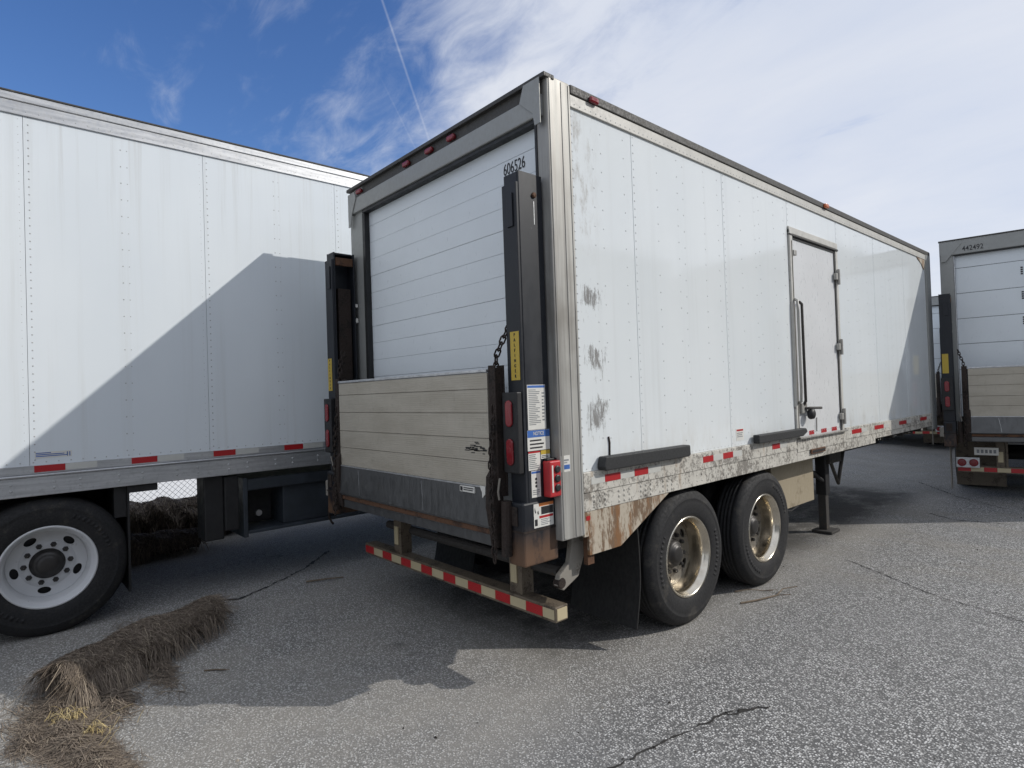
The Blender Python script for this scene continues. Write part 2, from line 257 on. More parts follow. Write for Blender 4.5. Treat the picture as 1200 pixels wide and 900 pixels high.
# ------------------------------------------------------------------ mesh helpers
class MB:
    def __init__(s): s.v, s.f = [], []
    def add(s, v, f):
        o = len(s.v); s.v += [tuple(p) for p in v]; s.f += [tuple(i+o for i in q) for q in f]; return s
    def box(s, x0, x1, y0, y1, z0, z1):
        return s.add([(x0, y0, z0), (x1, y0, z0), (x1, y1, z0), (x0, y1, z0), (x0, y0, z1), (x1, y0, z1), (x1, y1, z1), (x0, y1, z1)],
                     [(0, 3, 2, 1), (4, 5, 6, 7), (0, 1, 5, 4), (1, 2, 6, 5), (2, 3, 7, 6), (3, 0, 4, 7)])
    def prism(s, pts, axis, a, b):
        """polygon in the two other axes (x,y,z order), extruded from a to b along axis"""
        def P(p, t):
            return {'x': (t, p[0], p[1]), 'y': (p[0], t, p[1]), 'z': (p[0], p[1], t)}[axis]
        k = len(pts)
        return s.add([P(p, a) for p in pts]+[P(p, b) for p in pts],
                     [tuple(range(k-1, -1, -1)), tuple(range(k, 2*k))]+[(i, (i+1) % k, k+(i+1) % k, k+i) for i in range(k)])
    def tube(s, pts, r, k=8, cap=True, closed=False):
        pts = [Vector(p) for p in pts]; rings = []; ref = None; npt = len(pts)
        for i, p in enumerate(pts):
            if closed: t = (pts[(i+1) % npt]-pts[i-1]).normalized()
            else: t = ((pts[min(i+1, npt-1)]-p).normalized()+(p-pts[max(i-1, 0)]).normalized()).normalized()
            if ref is None: ref = t.orthogonal()
            ref = (ref-t*ref.dot(t)).normalized(); bn = t.cross(ref)
            rr = r[i] if isinstance(r, (list, tuple)) else r
            rings.append([p+(ref*math.cos(2*math.pi*j/k)+bn*math.sin(2*math.pi*j/k))*rr for j in range(k)])
        f = [(i*k+j, i*k+(j+1) % k, ((i+1) % npt)*k+(j+1) % k, ((i+1) % npt)*k+j) for i in range(npt if closed else npt-1) for j in range(k)]
        if cap and not closed: f += [tuple(range(k-1, -1, -1)), tuple((npt-1)*k+j for j in range(k))]
        return s.add([v for rg in rings for v in rg], f)
    def lathe(s, prof, c, k=48, axis='x', closed=False):
        """prof: (radius, offset along axis)"""
        vs = []
        for r, h in prof:
            for j in range(k):
                a = 2*math.pi*j/k; p, q = r*math.cos(a), r*math.sin(a)
                d = {'x': (h, p, q), 'y': (p, h, q), 'z': (p, q, h)}[axis]
                vs.append((c[0]+d[0], c[1]+d[1], c[2]+d[2]))
        L_ = len(prof); f = [(i*k+j, i*k+(j+1) % k, ((i+1) % L_)*k+(j+1) % k, ((i+1) % L_)*k+j) for i in range(L_ if closed else L_-1) for j in range(k)]
        return s.add(vs, f)
    def rivet(s, c, axis, sgn, r=.006, h=.003, k=6):
        vs = []
        ring = ((1., 0.), (.75, .7))
        for rr, hh in ring:
            for j in range(k):
                a = 2*math.pi*j/k; p, q = r*rr*math.cos(a), r*rr*math.sin(a); t = sgn*h*hh
                d = (t, p, q) if axis == 'x' else (p, t, q); vs.append((c[0]+d[0], c[1]+d[1], c[2]+d[2]))
        d = (sgn*h, 0, 0) if axis == 'x' else (0, sgn*h, 0); vs.append((c[0]+d[0], c[1]+d[1], c[2]+d[2]))
        return s.add(vs, [(j, (j+1) % k, k+(j+1) % k, k+j) for j in range(k)]+[(k+j, k+(j+1) % k, 2*k) for j in range(k)])
    def mesh(s, name, mat, smooth=False):
        me = bpy.data.meshes.new(name); me.from_pydata(s.v, [], s.f); me.materials.append(mat)
        bm = bmesh.new(); bm.from_mesh(me); bmesh.ops.recalc_face_normals(bm, faces=bm.faces); bm.to_mesh(me); bm.free()
        if smooth:
            me.polygons.foreach_set('use_smooth', [True]*len(me.polygons))
        return me
    def build(s, name, mat, parent=None, bevel=0, smooth=False, label=None, kind=None):
        o = bpy.data.objects.new(name, s.mesh(name, M[mat] if isinstance(mat, str) else mat, smooth)); COL.objects.link(o)
        if parent is not None: o.parent = parent
        if bevel:
            b = o.modifiers.new('bevel', 'BEVEL'); b.width = bevel; b.segments = 2; b.limit_method = 'ANGLE'; b.angle_limit = R(40); b.harden_normals = False
        if label: o['label'] = label
        if kind: o['kind'] = kind
        elif name in ('sticker_print', 'scuff_mark', 'plate_marks'): o['kind'] = 'stuff'      # print too fine to pick apart
        return o
def place(me_or_obj, name, parent, loc, rz=0):
    o = bpy.data.objects.new(name, me_or_obj.data if hasattr(me_or_obj, 'data') else me_or_obj); COL.objects.link(o)
    o.parent = parent; o.location = loc; o.rotation_euler = (0, 0, rz); return o
def thing(name, label, cat, loc=(0, 0, 0), rz=0, group=None):
    o = bpy.data.objects.new(name, None); COL.objects.link(o); o.empty_display_size = .3; o.location = loc; o.rotation_euler = (0, 0, rz)
    o['label'] = label; o['category'] = cat
    if group: o['group'] = group
    return o
def tag(o, label, cat, group=None):
    o['label'] = label; o['category'] = cat
    if group: o['group'] = group
    return o
def copy_tree(o, parent=None):
    c = o.copy(); COL.objects.link(c)
    if parent is not None: c.parent = parent
    for ch in list(o.children): copy_tree(ch, c)
    return c
def text(name, body, mat, parent, loc, size, face='rear', sx=.62, bold=.0, spin=0.):
    cu = bpy.data.curves.new('tmp', 'FONT'); cu.body = body; cu.size = size; cu.extrude = .0012; cu.offset = bold*size; cu.align_x = 'CENTER'; cu.align_y = 'CENTER'
    t = bpy.data.objects.new('tmp', cu); COL.objects.link(t)
    dg = bpy.context.evaluated_depsgraph_get(); me = bpy.data.meshes.new_from_object(t.evaluated_get(dg)); bpy.data.objects.remove(t)
    rot = Matrix.Rotation(R(90), 4, 'X') if face == 'rear' else Matrix.Rotation(R(90), 4, 'Z') @ Matrix.Rotation(R(90), 4, 'X')
    me.transform(rot @ Matrix.Rotation(spin, 4, 'Z') @ Matrix.Diagonal((sx, 1, 1, 1))); me.materials.clear(); me.materials.append(M[mat]); me.name = name
    o = bpy.data.objects.new(name, me); COL.objects.link(o); o.parent = parent; o.location = loc; return o
def plate(outer, holes, thick):
    """flat plate in the yz plane with real holes, centred on x=0"""
    cu = bpy.data.curves.new('tmp', 'CURVE'); cu.dimensions = '2D'; cu.fill_mode = 'BOTH'; cu.extrude = thick/2
    for pts in [outer]+holes:
        sp = cu.splines.new('POLY'); sp.points.add(len(pts)-1); sp.use_cyclic_u = True
        for p, q in zip(sp.points, pts): p.co = (q[0], q[1], 0, 1)
    t = bpy.data.objects.new('tmp', cu); COL.objects.link(t)
    dg = bpy.context.evaluated_depsgraph_get(); me = bpy.data.meshes.new_from_object(t.evaluated_get(dg)); bpy.data.objects.remove(t)
    me.transform(Matrix(((0, 0, 1, 0), (1, 0, 0, 0), (0, 1, 0, 0), (0, 0, 0, 1)))); me.materials.clear(); return me
def circ(r, k, cx=0, cy=0, ry=None, rot=0):
    ry = ry or r; out = []
    for j in range(k):
        a = 2*math.pi*j/k; p, q = r*math.cos(a), ry*math.sin(a); out.append((cx+p*math.cos(rot)-q*math.sin(rot), cy+p*math.sin(rot)+q*math.cos(rot)))
    return out

# ------------------------------------------------------------------ ground
def gh(x, y=0):
    t = max(0., min(1., (-1.5-x)/1.5)); h = .105*t*t*(3-2*t)
    t2 = max(0., min(1., (-6.5-x)/3.)); return h*(1-t2)
def axis_pts(lo, hi, step, far):
    a = []; v = lo
    while v <= hi+1e-6: a.append(v); v += step
    d = step; x = lo; left = []
    while x > -far: d *= 1.6; x -= d; left.append(max(x, -far))
    d = step; x = hi; right = []
    while x < far: d *= 1.6; x += d; right.append(min(x, far))
    return left[::-1]+a+right
gx, gy = axis_pts(-11, 6, .25, 900), axis_pts(-5, 12, .5, 900)
g = MB(); nx = len(gx)
g.add([(x, y, gh(x, y)) for y in gy for x in gx], [(j*nx+i, j*nx+i+1, (j+1)*nx+i+1, (j+1)*nx+i) for j in range(len(gy)-1) for i in range(nx-1)])
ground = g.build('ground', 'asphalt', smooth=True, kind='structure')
gv = MB(); gv.add([(-10.2, -60, .006), (-10.35, 60, .006), (-120, 60, .006), (-120, -60, .006)], [(0, 3, 2, 1)])
gv.build('gravel_yard', 'gravel', kind='structure')
def crack(pts, wd, seed):
    r_ = random.Random(seed); P = []
    for (a, b) in zip(pts[:-1], pts[1:]):
        k = max(2, int((Vector(b)-Vector(a)).length/.035))
        P += [Vector(a).lerp(Vector(b), i/k) for i in range(k)]
    L_, R_ = [], []
    for i, p in enumerate(P):
        t = (P[min(i+1, len(P)-1)]-P[max(i-1, 0)]).normalized(); nn = Vector((-t.y, t.x)); p = p+nn*r_.uniform(-.012, .012)
        e = wd*r_.choice((.12, .35, .5, .8, 1.1))*(1 if 0 < i < len(P)-1 else .1)
        for side, S in ((1, L_), (-1, R_)):
            q = p+nn*e*side*r_.uniform(.6, 1.2); S.append((q.x, q.y, gh(q.x)+.004))
    k = len(L_); mb = MB(); mb.add(L_+R_, [(i, i+1, k+i+1, k+i) for i in range(k-1)])
    for i in range(k):                                                # crumbled bits along the edge
        p = P[min(i, len(P)-1)]; q = (p.x+r_.gauss(0, .022), p.y+r_.gauss(0, .022)); w_ = r_.uniform(.002, .008)*min(1, wd/.008)
        mb.add([(q[0]+w_*math.cos(b_)*r_.uniform(.5, 1.3), q[1]+w_*math.sin(b_)*r_.uniform(.5, 1.3), gh(q[0])+.004) for b_ in (0, 1.2, 2.5, 3.8, 5.1)], [(0, 1, 2, 3, 4)])
    o = mb.build('crack', 'tar', ground, kind='stuff'); return o
crack([(.62, -.42), (.70, .02), (.76, .36), (.80, .55)], .007, 1)
crack([(.78, .42), (.84, .56), (.93, .72)], .017, 2)
crack([(.20, 3.9), (.72, 3.55), (1.02, 3.32), (1.66, 3.08), (2.6, 2.9)], .007, 3)
crack([(-3.1, -1.26), (-2.95, -.95), (-3.12, -.62), (-3.4, -.2), (-3.9, .3)], .020, 4)
crack([(-.6, 9.6), (.2, 8.4), (.9, 7.7)], .012, 6)
crack([(.15, 6.9), (.5, 6.6), (1.1, 6.7)], .012, 7)

# ------------------------------------------------------------------ wheels
def wheel_meshes(rimmat, discmat):
    out = {}
    prof = [(.292, -.050), (.300, -.038), (.33, -.026), (.375, -.0205), (.41, -.020), (.432, -.0225), (.436, -.0205), (.441, -.0225), (.47, -.030), (.492, -.044), (.505, -.062), (.512, -.078)]
    for gxx in (-.105, -.140, -.170, -.205):
        prof += [(.515, gxx+.008), (.503, gxx+.005), (.503, gxx-.005), (.515, gxx-.008)]
    prof += [(.512, -.232), (.505, -.248), (.47, -.28), (.41, -.29), (.33, -.284), (.292, -.26)]
    tm = MB().lathe(prof, (0, 0, 0), 72, closed=True)
    for a0 in (20, 200):
        for j in range(11):                                           # moulded marks on the sidewall
            a = R(a0+j*5.2); q = Vector((0, math.cos(a), math.sin(a))); e = Vector((0, -q.z, q.y))*(.008+.005*((j*7) % 3)/2)
            lo_, hi_ = q*.372, q*.405
            tm.add([lo_-e+Vector((-.0195, 0, 0)), lo_+e+Vector((-.0195, 0, 0)), hi_+e+Vector((-.0183, 0, 0)), hi_-e+Vector((-.0183, 0, 0)), lo_-e+Vector((-.03, 0, 0)), lo_+e+Vector((-.03, 0, 0)), hi_+e+Vector((-.03, 0, 0)), hi_-e+Vector((-.03, 0, 0))], [(0, 1, 2, 3), (0, 4, 5, 1), (1, 5, 6, 2), (2, 6, 7, 3), (3, 7, 4, 0)])
    out['tyre'] = tm.mesh('tyre', M['rubber'], True)
    rp = [(.292, -.255), (.304, -.05), (.306, -.036), (.302, -.030), (.294, -.029), (.286, -.036), (.281, -.055), (.268, -.066), (.262, -.085), (.256, -.12), (.254, -.185), (.249, -.20), (.249, -.24)]
    out['rim'] = MB().lathe(rp, (0, 0, 0), 72).mesh('rim', M[rimmat], True)
    holes = [circ(.026, 20, .203*math.cos(R(a)), .203*math.sin(R(a)), .042, R(a)) for a in range(18, 378, 72)]
    me = plate(circ(.250, 64), holes+[circ(.085, 32)], .012); me.transform(Matrix.Translation((-.198, 0, 0))); me.materials.append(M[discmat]); me.name = 'wheel_disc'; out['wheel_disc'] = me
    hub = MB().lathe([(.112, -.22), (.112, -.182), (.108, -.178), (.100, -.168), (.096, -.150), (.080, -.142), (.072, -.140), (.068, -.128), (.045, -.122), (.001, -.121)], (0, 0, 0), 40)
    out['hub'] = hub.mesh('hub', M['hub_dark'], True)
    drum = MB().lathe([(.24, -.24), (.001, -.24)], (0, 0, 0), 32); out['brake_drum'] = drum.mesh('brake_drum', M['black'])
    out['lug_nut'] = MB().lathe([(.021, -.194), (.021, -.186), (.0155, -.185), (.0155, -.166), (.011, -.158), (.001, -.157)], (0, 0, 0), 6).mesh('lug_nut', M['hub_dark'])
    out['boss'] = MB().lathe([(.178, -.195), (.174, -.188), (.112, -.188)], (0, 0, 0), 48).mesh('boss', M[discmat], True)
    return out
WA, WW = wheel_meshes('rim_alu', 'disc_alu'), wheel_meshes('rim_white', 'rim_white')
def wheel(parent, meshes, x, y, z, spin=0., flip=False, nuts=False):
    wv = bpy.data.objects.new('wheel', meshes['tyre']); COL.objects.link(wv); wv.parent = parent
    wv.name = 'wheel'; wv.location = (x, y, z); wv.rotation_euler = (spin, 0, math.pi if flip else 0)
    for k in ('rim', 'wheel_disc', 'boss', 'hub', 'brake_drum'):
        o = bpy.data.objects.new(k, meshes[k]); COL.objects.link(o); o.parent = wv
    if nuts:
        for j in range(10):
            o = bpy.data.objects.new('lug_nut', meshes['lug_nut']); COL.objects.link(o); o.parent = wv; o.location = (0, .143*math.cos(R(36*j+8)), .143*math.sin(R(36*j+8)))
    return wv
def axle(parent, meshes, xr, xl, y, z, detail=True):
    wheel(parent, meshes, xr, y, z, rnd.uniform(0, 6), nuts=True); wheel(parent, meshes, xr-.345, y, z, rnd.uniform(0, 6))
    wheel(parent, meshes, xl, y, z, rnd.uniform(0, 6), True); wheel(parent, meshes, xl+.345, y, z, rnd.uniform(0, 6), True)
    MB().tube([(xl+.2, y, z), (xr-.2, y, z)], .065, 12).build('axle', 'chassis', parent, smooth=True)

# ------------------------------------------------------------------ shared trailer pieces
def tape_run(parent, x, y0, y1, z0, z1, mat):
    o = MB().box(x, x+.0025, y0, y1, z0, z1).build('reflective_tape', mat, parent); return o
def platform_chain(parent, pts, name='chain'):
    mb = MB(); P = [Vector(p) for p in pts]; d = []
    tot = [0]
    for a, b in zip(P[:-1], P[1:]): tot.append(tot[-1]+(b-a).length)
    step = .042; i = 0; s_ = 0
    while s_ < tot[-1]:
        k = max(j for j in range(len(tot)-1) if tot[j] <= s_); a = P[k].lerp(P[k+1], (s_-tot[k])/(tot[k+1]-tot[k])); t = (P[k+1]-P[k]).normalized()
        sd_ = t.cross(Vector((.3, 1, .1))).normalized() if i % 2 else t.cross(Vector((1, -.3, .1))).normalized()
        ring = [a+t*(.022*math.cos(q)+(.008 if math.cos(q) > 0 else -.008))+sd_*.016*math.sin(q) for q in [2*math.pi*j/10 for j in range(10)]]
        mb.tube(ring, .0055, 5, closed=True); i += 1; s_ += step
    return mb.build(name, 'dark_rust', parent, smooth=True)
def column_stickers(o, x, side=True):
    def st(name, mat, y0, y1, z0, z1, lift=.001): return MB().box(x, x+lift, y0, y1, z0, z1).build(name, mat, o)
    def lines(y0, y1, z0, z1, k, mat='grey_ink', seed=0):
        r_ = random.Random(seed); mb = MB()
        for i in range(k):
            z = z1-(i+.5)*(z1-z0)/k; h = (z1-z0)/k*.22
            mb.box(x+.0008, x+.0016, y0, y0+(y1-y0)*r_.uniform(.55, 1.), z-h, z+h)
        mb.build('sticker_print', mat, o)
    st('sticker', 'sticker', -.193, -.045, 1.575, 1.84); st('sticker_band', 'blue', -.190, -.048, 1.822, 1.836, .0016); lines(-.183, -.085, 1.60, 1.815, 20, seed=1); lines(-.075, -.052, 1.62, 1.80, 9, seed=2)
    st('sticker', 'sticker', -.203, -.020, 1.452, 1.572, .0014); st('sticker_band', 'blue', -.202, -.021, 1.530, 1.571, .002); lines(-.185, -.04, 1.458, 1.522, 3, 'ink', 3)
    text('lettering', 'NOTICE', 'sticker', o, (x+.0022, -.112, 1.551), .030, 'side', .8)
    st('sticker', 'sticker', -.200, -.104, 1.338, 1.448); st('sticker_band', 'red_tape', -.200, -.104, 1.438, 1.448, .0016); lines(-.195, -.112, 1.345, 1.434, 8, seed=4)
    st('sticker', 'sticker', -.098, -.022, 1.398, 1.448); st('sticker_band', 'yellow', -.098, -.022, 1.424, 1.448, .0016); lines(-.092, -.03, 1.402, 1.42, 2, 'ink', 5)
    st('sticker', 'sticker', -.182, -.108, 1.178, 1.334, .0014); st('sticker_band', 'blue', -.18, -.11, 1.318, 1.33, .002)
    mb = MB()
    for zc in (1.285, 1.264, 1.243):
        mb.prism(circ(.0085, 8, -.145, zc), 'x', x+.001, x+.0022)
    mb.build('sticker_print', 'ink', o); lines(-.176, -.114, 1.19, 1.225, 3, seed=6)
    x += .0062
    st('sticker', 'sticker', -.178, -.016, 1.0, 1.14, .0014); st('sticker_band', 'orange', -.135, -.016, 1.122, 1.14, .002); st('sticker_band', 'ink', -.118, -.018, 1.073, 1.118, .002); st('sticker_band', 'red_tape', -.135, -.02, 1.052, 1.066, .002)
    lines(-.122, -.024, 1.008, 1.048, 4, seed=7); lines(-.112, -.024, 1.08, 1.112, 3, 'sticker', 9)
    mb = MB(); mb.prism([(-.17, 1.12), (-.16, 1.09), (-.166, 1.085), (-.172, 1.10)], 'x', x+.001, x+.002).prism([(-.15, 1.09), (-.142, 1.10), (-.138, 1.08), (-.146, 1.075)], 'x', x+.001, x+.002).box(x+.001, x+.002, -.172, -.15, 1.012, 1.05)
    mb.build('sticker_print', 'ink', o)
def liftgate(T, W, z_top, full=True):
    """towers, folded platform, tail lamp boxes and under-ride bumper; local rear face is y=0, right side x=0"""
    for side in (0, 1):
        if side == 0: xo, xi, y0, sx = -.05, -.180, -.205, 1     # right tower: outer, inner face
        else: xo, xi, y0, sx = -W-.035, -W+.105, -.232, -1
        lo, hi = min(xo, xi), max(xo, xi)
        # a deep channel open towards the platform: web on the outside, flanges front and back
        web = (xo-sx*.012)
        c = MB()
        c.box(min(xo, web), max(xo, web), y0, -.012, .99 if side == 0 else .86, z_top)
        c.box(min(web, xi), max(web, xi), y0, y0+.014, 1.0, z_top-.004)
        c.box(min(web, xi), max(web, xi), -.045, -.031, 1.0, z_top-.004)
        c.box(min(web, xi+sx*.03), max(web, xi+sx*.03), y0+.014, -.045, z_top-.02, z_top-.002)
        col = c.build('lift_column', 'navy', T, bevel=.004)
        # inner slide and rust inside the channel
        MB().box(min(xi+sx*.035, xi+sx*.075), max(xi+sx*.035, xi+sx*.075), y0+.05, -.06, .95, z_top-.32).build('slide_rail', 'dark_rust', col, bevel=.003)
        MB().box(min(xi-sx*.002, xi+sx*.02), max(xi-sx*.002, xi+sx*.02), y0+.02, -.05, z_top-.12, z_top-.05).build('crosshead', 'rust', col, bevel=.003)
        MB().box(lo+.002, hi-.002, y0-.02, y0-.001, 1.0, z_top-.07).box(lo+.05, hi-.03, y0-.03, y0-.02, z_top-.33, z_top-.13).build('cover_strip', 'navy', col, bevel=.003)
        # foot box
        MB().box(lo-.004, hi+.006, y0-.055, .02, .785, 1.155).build('motor_box', 'navy', col, bevel=.012)
        MB().box(lo-.006, hi+.009, y0-.058, .022, .98, .992).box(lo+.03, hi-.04, y0-.062, y0-.05, 1.02, 1.13).build('box_seam', 'dark_rust', col)
        # yellow maker's label on the rear face
        ym = (lo+hi)/2 + (.01 if side == 0 else -.02)
        lb = MB().box(ym-.038, ym+.038, y0-.0225, y0-.0205, 1.87, 2.157).build('maker_label', 'yellow', col)
        if full:
            for i, ch in enumerate('PALFINGER'):
                text('lettering', ch, 'ink', col, (ym, y0-.0235, 2.137-i*.0305), .026, 'rear', .8, .02)
        # tail lamp box
        MB().box(lo-.012, hi-.008, y0-.062, y0-.0215, 1.325, 1.80).build('lamp_box', 'black', col, bevel=.006)
        for zc in (1.675, 1.45):
            xc = (lo+hi)/2-.012
            pts = [(xc+.030*math.cos(R(a)), zc+(.048 if math.sin(R(a)) > 0 else -.048)+.030*math.sin(R(a))) for a in range(0, 360, 15)]
            MB().prism(pts, 'y', y0-.074, y0-.061).build('tail_lamp', 'red_lens', col, bevel=.006)
        if side == 0:
            MB().lathe([(.017, -.051), (.017, -.040), (.012, -.037), (.001, -.036)], (0, -.085, 2.976), 6).build('bolt', 'rust', col)
            MB().box(-.0495, -.0488, -.087, -.083, 2.80, 2.94).build('scratch', 'alu_rail', col)
            if full:
                column_stickers(col, -.0498)
                cb = MB().box(-.049, .012, -.088, .008, 1.172, 1.385).build('control_box', 'red_plastic', col, bevel=.008)
                for i, zc in enumerate((1.335, 1.28, 1.225)):
                    MB().lathe([(.022, .011), (.022, .020), (.016, .024), (.001, .024)], (0, -.028, zc), 16).build('push_button', 'ink', col, smooth=False)
                MB().box(.0115, .0135, -.072, -.060, 1.20, 1.36).build('button_legend', 'sticker', col)
                MB().box(-.049, -.015, -.080, .0, 1.385, 1.40).build('box_lid', 'black', col, bevel=.004)
        else:
            MB().box(xo-.055, xo+.03, y0-.05, y0-.01, .93, 1.07).build('corner_bracket', 'arm_grey', col, bevel=.01)
            for (a, b) in ((2.62, 2.65), (2.48, 2.52)):
                MB().box(xi+.001, xi+.002, -.034, -.012, a, b).build('sticker', 'sticker', col)
    # folded platform
    xl, xr = -W+.275, -.285
    zs = [1.235, 1.385, 1.525, 1.68, 1.825, 1.925]
    for a, b in zip(zs[:-1], zs[1:]):
        MB().box(xl, xr, -.30, -.262, a+.0014, b-.0014).build('platform_plank', 'alu_plank', T, bevel=.0018)
    MB().box(xl-.01, xr+.008, -.285, -.235, 1.0, 1.92).build('platform_back', 'black', T)
    MB().box(xl-.002, xr+.002, -.306, -.25, 1.927, 1.945).build('platform_tip', 'alu_rail', T, bevel=.003)
    al = MB().prism([(-.304, 1.232), (-.25, 1.232), (-.25, .985), (-.312, .985), (-.318, 1.0)], 'x', xl-.015, xr+.012).build('platform_ramp', 'alu_dark', T, bevel=.003)
    MB().box(xl-.012, xr+.01, -.3075, -.302, 1.226, 1.236).build('ramp_seam', 'alu_rail', al)
    for xx in (xl+.32, xl+1.25): MB().tube([(xx, -.3065, 1.21), (xx+.02, -.311, 1.10), (xx+.03, -.316, 1.01)], .0025, 4).build('weld_line', 'alu_rail', al)
    MB().box(xl, xr, -.30, -.23, .945, .983).build('hinge_bar', 'rust', T, bevel=.006)
    MB().prism([(-.285, .943), (-.20, .943), (-.20, .86), (-.285, .875)], 'x', xl-.01, xr+.01).build('lower_sill', 'alu_dark', T, bevel=.005)
    if full:
        MB().box(-.575, -.425, -.3145, -.3065, 1.185, 1.222).build('sticker', 'sticker', al); MB().box(-.569, -.545, -.3155, -.314, 1.19, 1.217).box(-.535, -.432, -.3155, -.314, 1.208, 1.214).box(-.535, -.44, -.3155, -.314, 1.196, 1.202).build('sticker_print', 'ink', al)
        MB().prism([(-.37, 1.238), (-.315, 1.236), (-.318, 1.19), (-.345, 1.165), (-.348, 1.20)], 'y', -.317, -.308).build('torn_sticker', 'sticker', al)
        mb = MB(); r_ = random.Random(3)
        for i in range(26):
            x_ = -.42+r_.gauss(0, .045); z_ = 1.46+r_.gauss(0, .012); l_ = r_.uniform(.01, .03)
            mb.box(x_-l_, x_+l_, -.3012, -.3003, z_-.003, z_+.003)
        mb.build('scuff_mark', 'black', T)
    for s_, xe in ((1, xr), (-1, xl)):
        a, b = sorted((xe+s_*.012, xe+s_*.075))
        MB().box(a, b, -.30, -.288, 1.18, 1.965).box(a, b, -.235, -.222, 1.18, 1.965).box(*(sorted((xe+s_*.058, xe+s_*.07))), -.288, -.235, 1.18, 1.95).build('platform_side_channel', 'dark_rust', T, bevel=.003)
        MB().prism([(-.325, 1.30), (-.29, 1.345), (-.26, 1.33), (-.24, 1.05), (-.25, .87), (-.30, .88), (-.335, 1.12)], 'x', *sorted((xe-s_*.012, xe+s_*.06))).build('hinge_plate', 'dark_rust', T, bevel=.006)
        MB().tube([(xe+s_*.115, -.285, .84), (xe+s_*.115, -.275, 1.16)], .032, 12).build('hydraulic_cylinder', 'dark_rust', T, smooth=False)
        MB().tube([(xe+s_*.09, -.31, 1.17), (xe+s_*.10, -.325, 1.22), (xe+s_*.125, -.33, 1.30)], .006, 6).build('latch_rod', 'arm_grey', T)
        platform_chain(T, [(xe+s_*.105, -.205, 2.19), (xe+s_*.085, -.235, 2.12), (xe+s_*.05, -.262, 2.02), (xe+s_*.045, -.268, 1.9), (xe+s_*.048, -.33, 1.4), (xe+s_*.06, -.335, .82)])
    # under-ride bumper
    bl, br = -W+.09, -.07
    MB().box(bl, br, 0, .11, .39, .485)  .build('bumper_bar', 'bumper_brown', T, bevel=.006)
    MB().box(br-.001, br+.004, .012, .098, .402, .473).build('bumper_end', 'cream_tape', T)
    x = bl+.01; i = 0
    while x < br-.05:
        e = min(x+.152, br-.01); MB().box(x+.001, e-.001, -.0025, .0005, .408, .468).build('reflective_tape', 'red_tape' if i % 2 == 0 else 'cream_tape', T); x = e; i += 1
    for xc in (-W+.60, -.47):
        MB().box(xc-.05, xc+.05, .03, .09, .48, .95).build('bumper_upright', 'bumper_brown', T, bevel=.005)
        MB().box(xc+.06, xc+.085, .02, .12, .48, .95).build('bumper_web', 'bumper_brown', T)
        MB().box(xc-.03, xc+.03, .022, .031, .55, .70).build('upright_plate', 'cream_tape', T)

def landing_gear(T, W, y):
    for xc in (-.42, -W+.42):
        MB().box(xc-.06, xc+.06, y-.06, y+.06, .45, 1.06).build('landing_leg', 'black', T, bevel=.008)
        MB().box(xc-.045, xc+.045, y-.045, y+.045, .035, .47).build('inner_leg', 'chassis', T, bevel=.006)
        MB().box(xc-.10, xc+.13, y-.13, y+.13, .004, .035).build('foot_plate', 'chassis', T, bevel=.006)
        MB().box(xc+.05, xc+.10, y-.02, y+.35, .82, 1.06).build('gusset', 'chassis', T, bevel=.008)
        MB().tube([(xc+.085, y+.02, .86), (xc+.085, y+.25, .56), (xc+.085, y+.50, 1.05)], .022, 8).build('brace', 'chassis', T)
        MB().tube([(xc+.02, y-.02, .60), (xc+.02, y-.9, 1.02)], .025, 8).build('brace', 'black', T)
    MB().box(-W+.42, -.42, y-.03, y+.03, .64, .72).build('cross_brace', 'black', T)

# ------------------------------------------------------------------ the trailer in the middle
W, H, LEN = 2.56, 3.71, 8.2
T = thing('box_trailer', 'short white box trailer marked 606526 with side door and folded tail lift', 'trailer')
seams = [.2, .83, 2.06, 3.29, 4.52, 5.72, 6.9, 7.98]
ZP0, ZP1 = 1.285, 3.585
for i, (a, b) in enumerate(zip(seams[:-1], seams[1:])):
    z0 = ZP0 if i != 3 else 3.33
    MB().box(-.03, 0, a+.0022, b-.0022, z0, ZP1).build('side_panel', 'panel_r', T, bevel=.002)
MB().box(-.06, -.031, .1, LEN-.05, 1.1, 3.6).build('inner_lining', 'black', T)
MB().box(-W, -W+.04, .2, LEN-.1, 1.15, 3.6).build('side_wall', 'panel', T)
MB().box(-W+.02, -.02, LEN-.06, LEN-.02, 1.1, 3.65).build('front_wall', 'panel', T)
MB().box(-W+.01, -.01, .05, LEN-.03, 3.655, 3.695).build('roof', 'panel', T)
MB().box(-W+.05, -.05, .05, LEN-.05, 1.14, 1.275).build('floor', 'chassis', T)
for i in range(18): MB().box(-W+.06, -.06, .5+i*.42, .56+i*.42, 1.03, 1.14).build('crossmember', 'chassis', T)
# rivets: seam rows and the double rows on the inner posts
rv = MB()
for s_ in seams[1:-1]:
    z = ZP0+.03
    while z < ZP1-.02:
        if not (s_ in (3.29, 4.52) and z < 3.36):
            rv.rivet((0, s_+.022, z), 'x', 1, .0065, .003)
        z += .056
z = ZP0
while z < ZP1: rv.rivet((0, .222, z), 'x', 1, .0065, .003); z += .056
for a, b in zip(seams[:-1], seams[1:]):
    if abs(a-3.29) < .01: continue
    if b-a < .7: cols = [.42, .50, .74]
    else: cols = [a+.30, a+.56, a+.64, a+.66+.28, b-.08]
    for y in cols:
        z = ZP0+.06+rnd.uniform(0, .05)
        while z < ZP1-.03:
            if rnd.random() > .06: rv.rivet((0, y+rnd.uniform(-.003, .003), z), 'x', 1, .0058, .0028)
            z += .125
for i in range(100): rv.rivet((0, .25+i*.055, ZP0+.018), 'x', 1, .005, .0028)
rv.build('rivets', 'rivet_pale', T, kind='stuff')
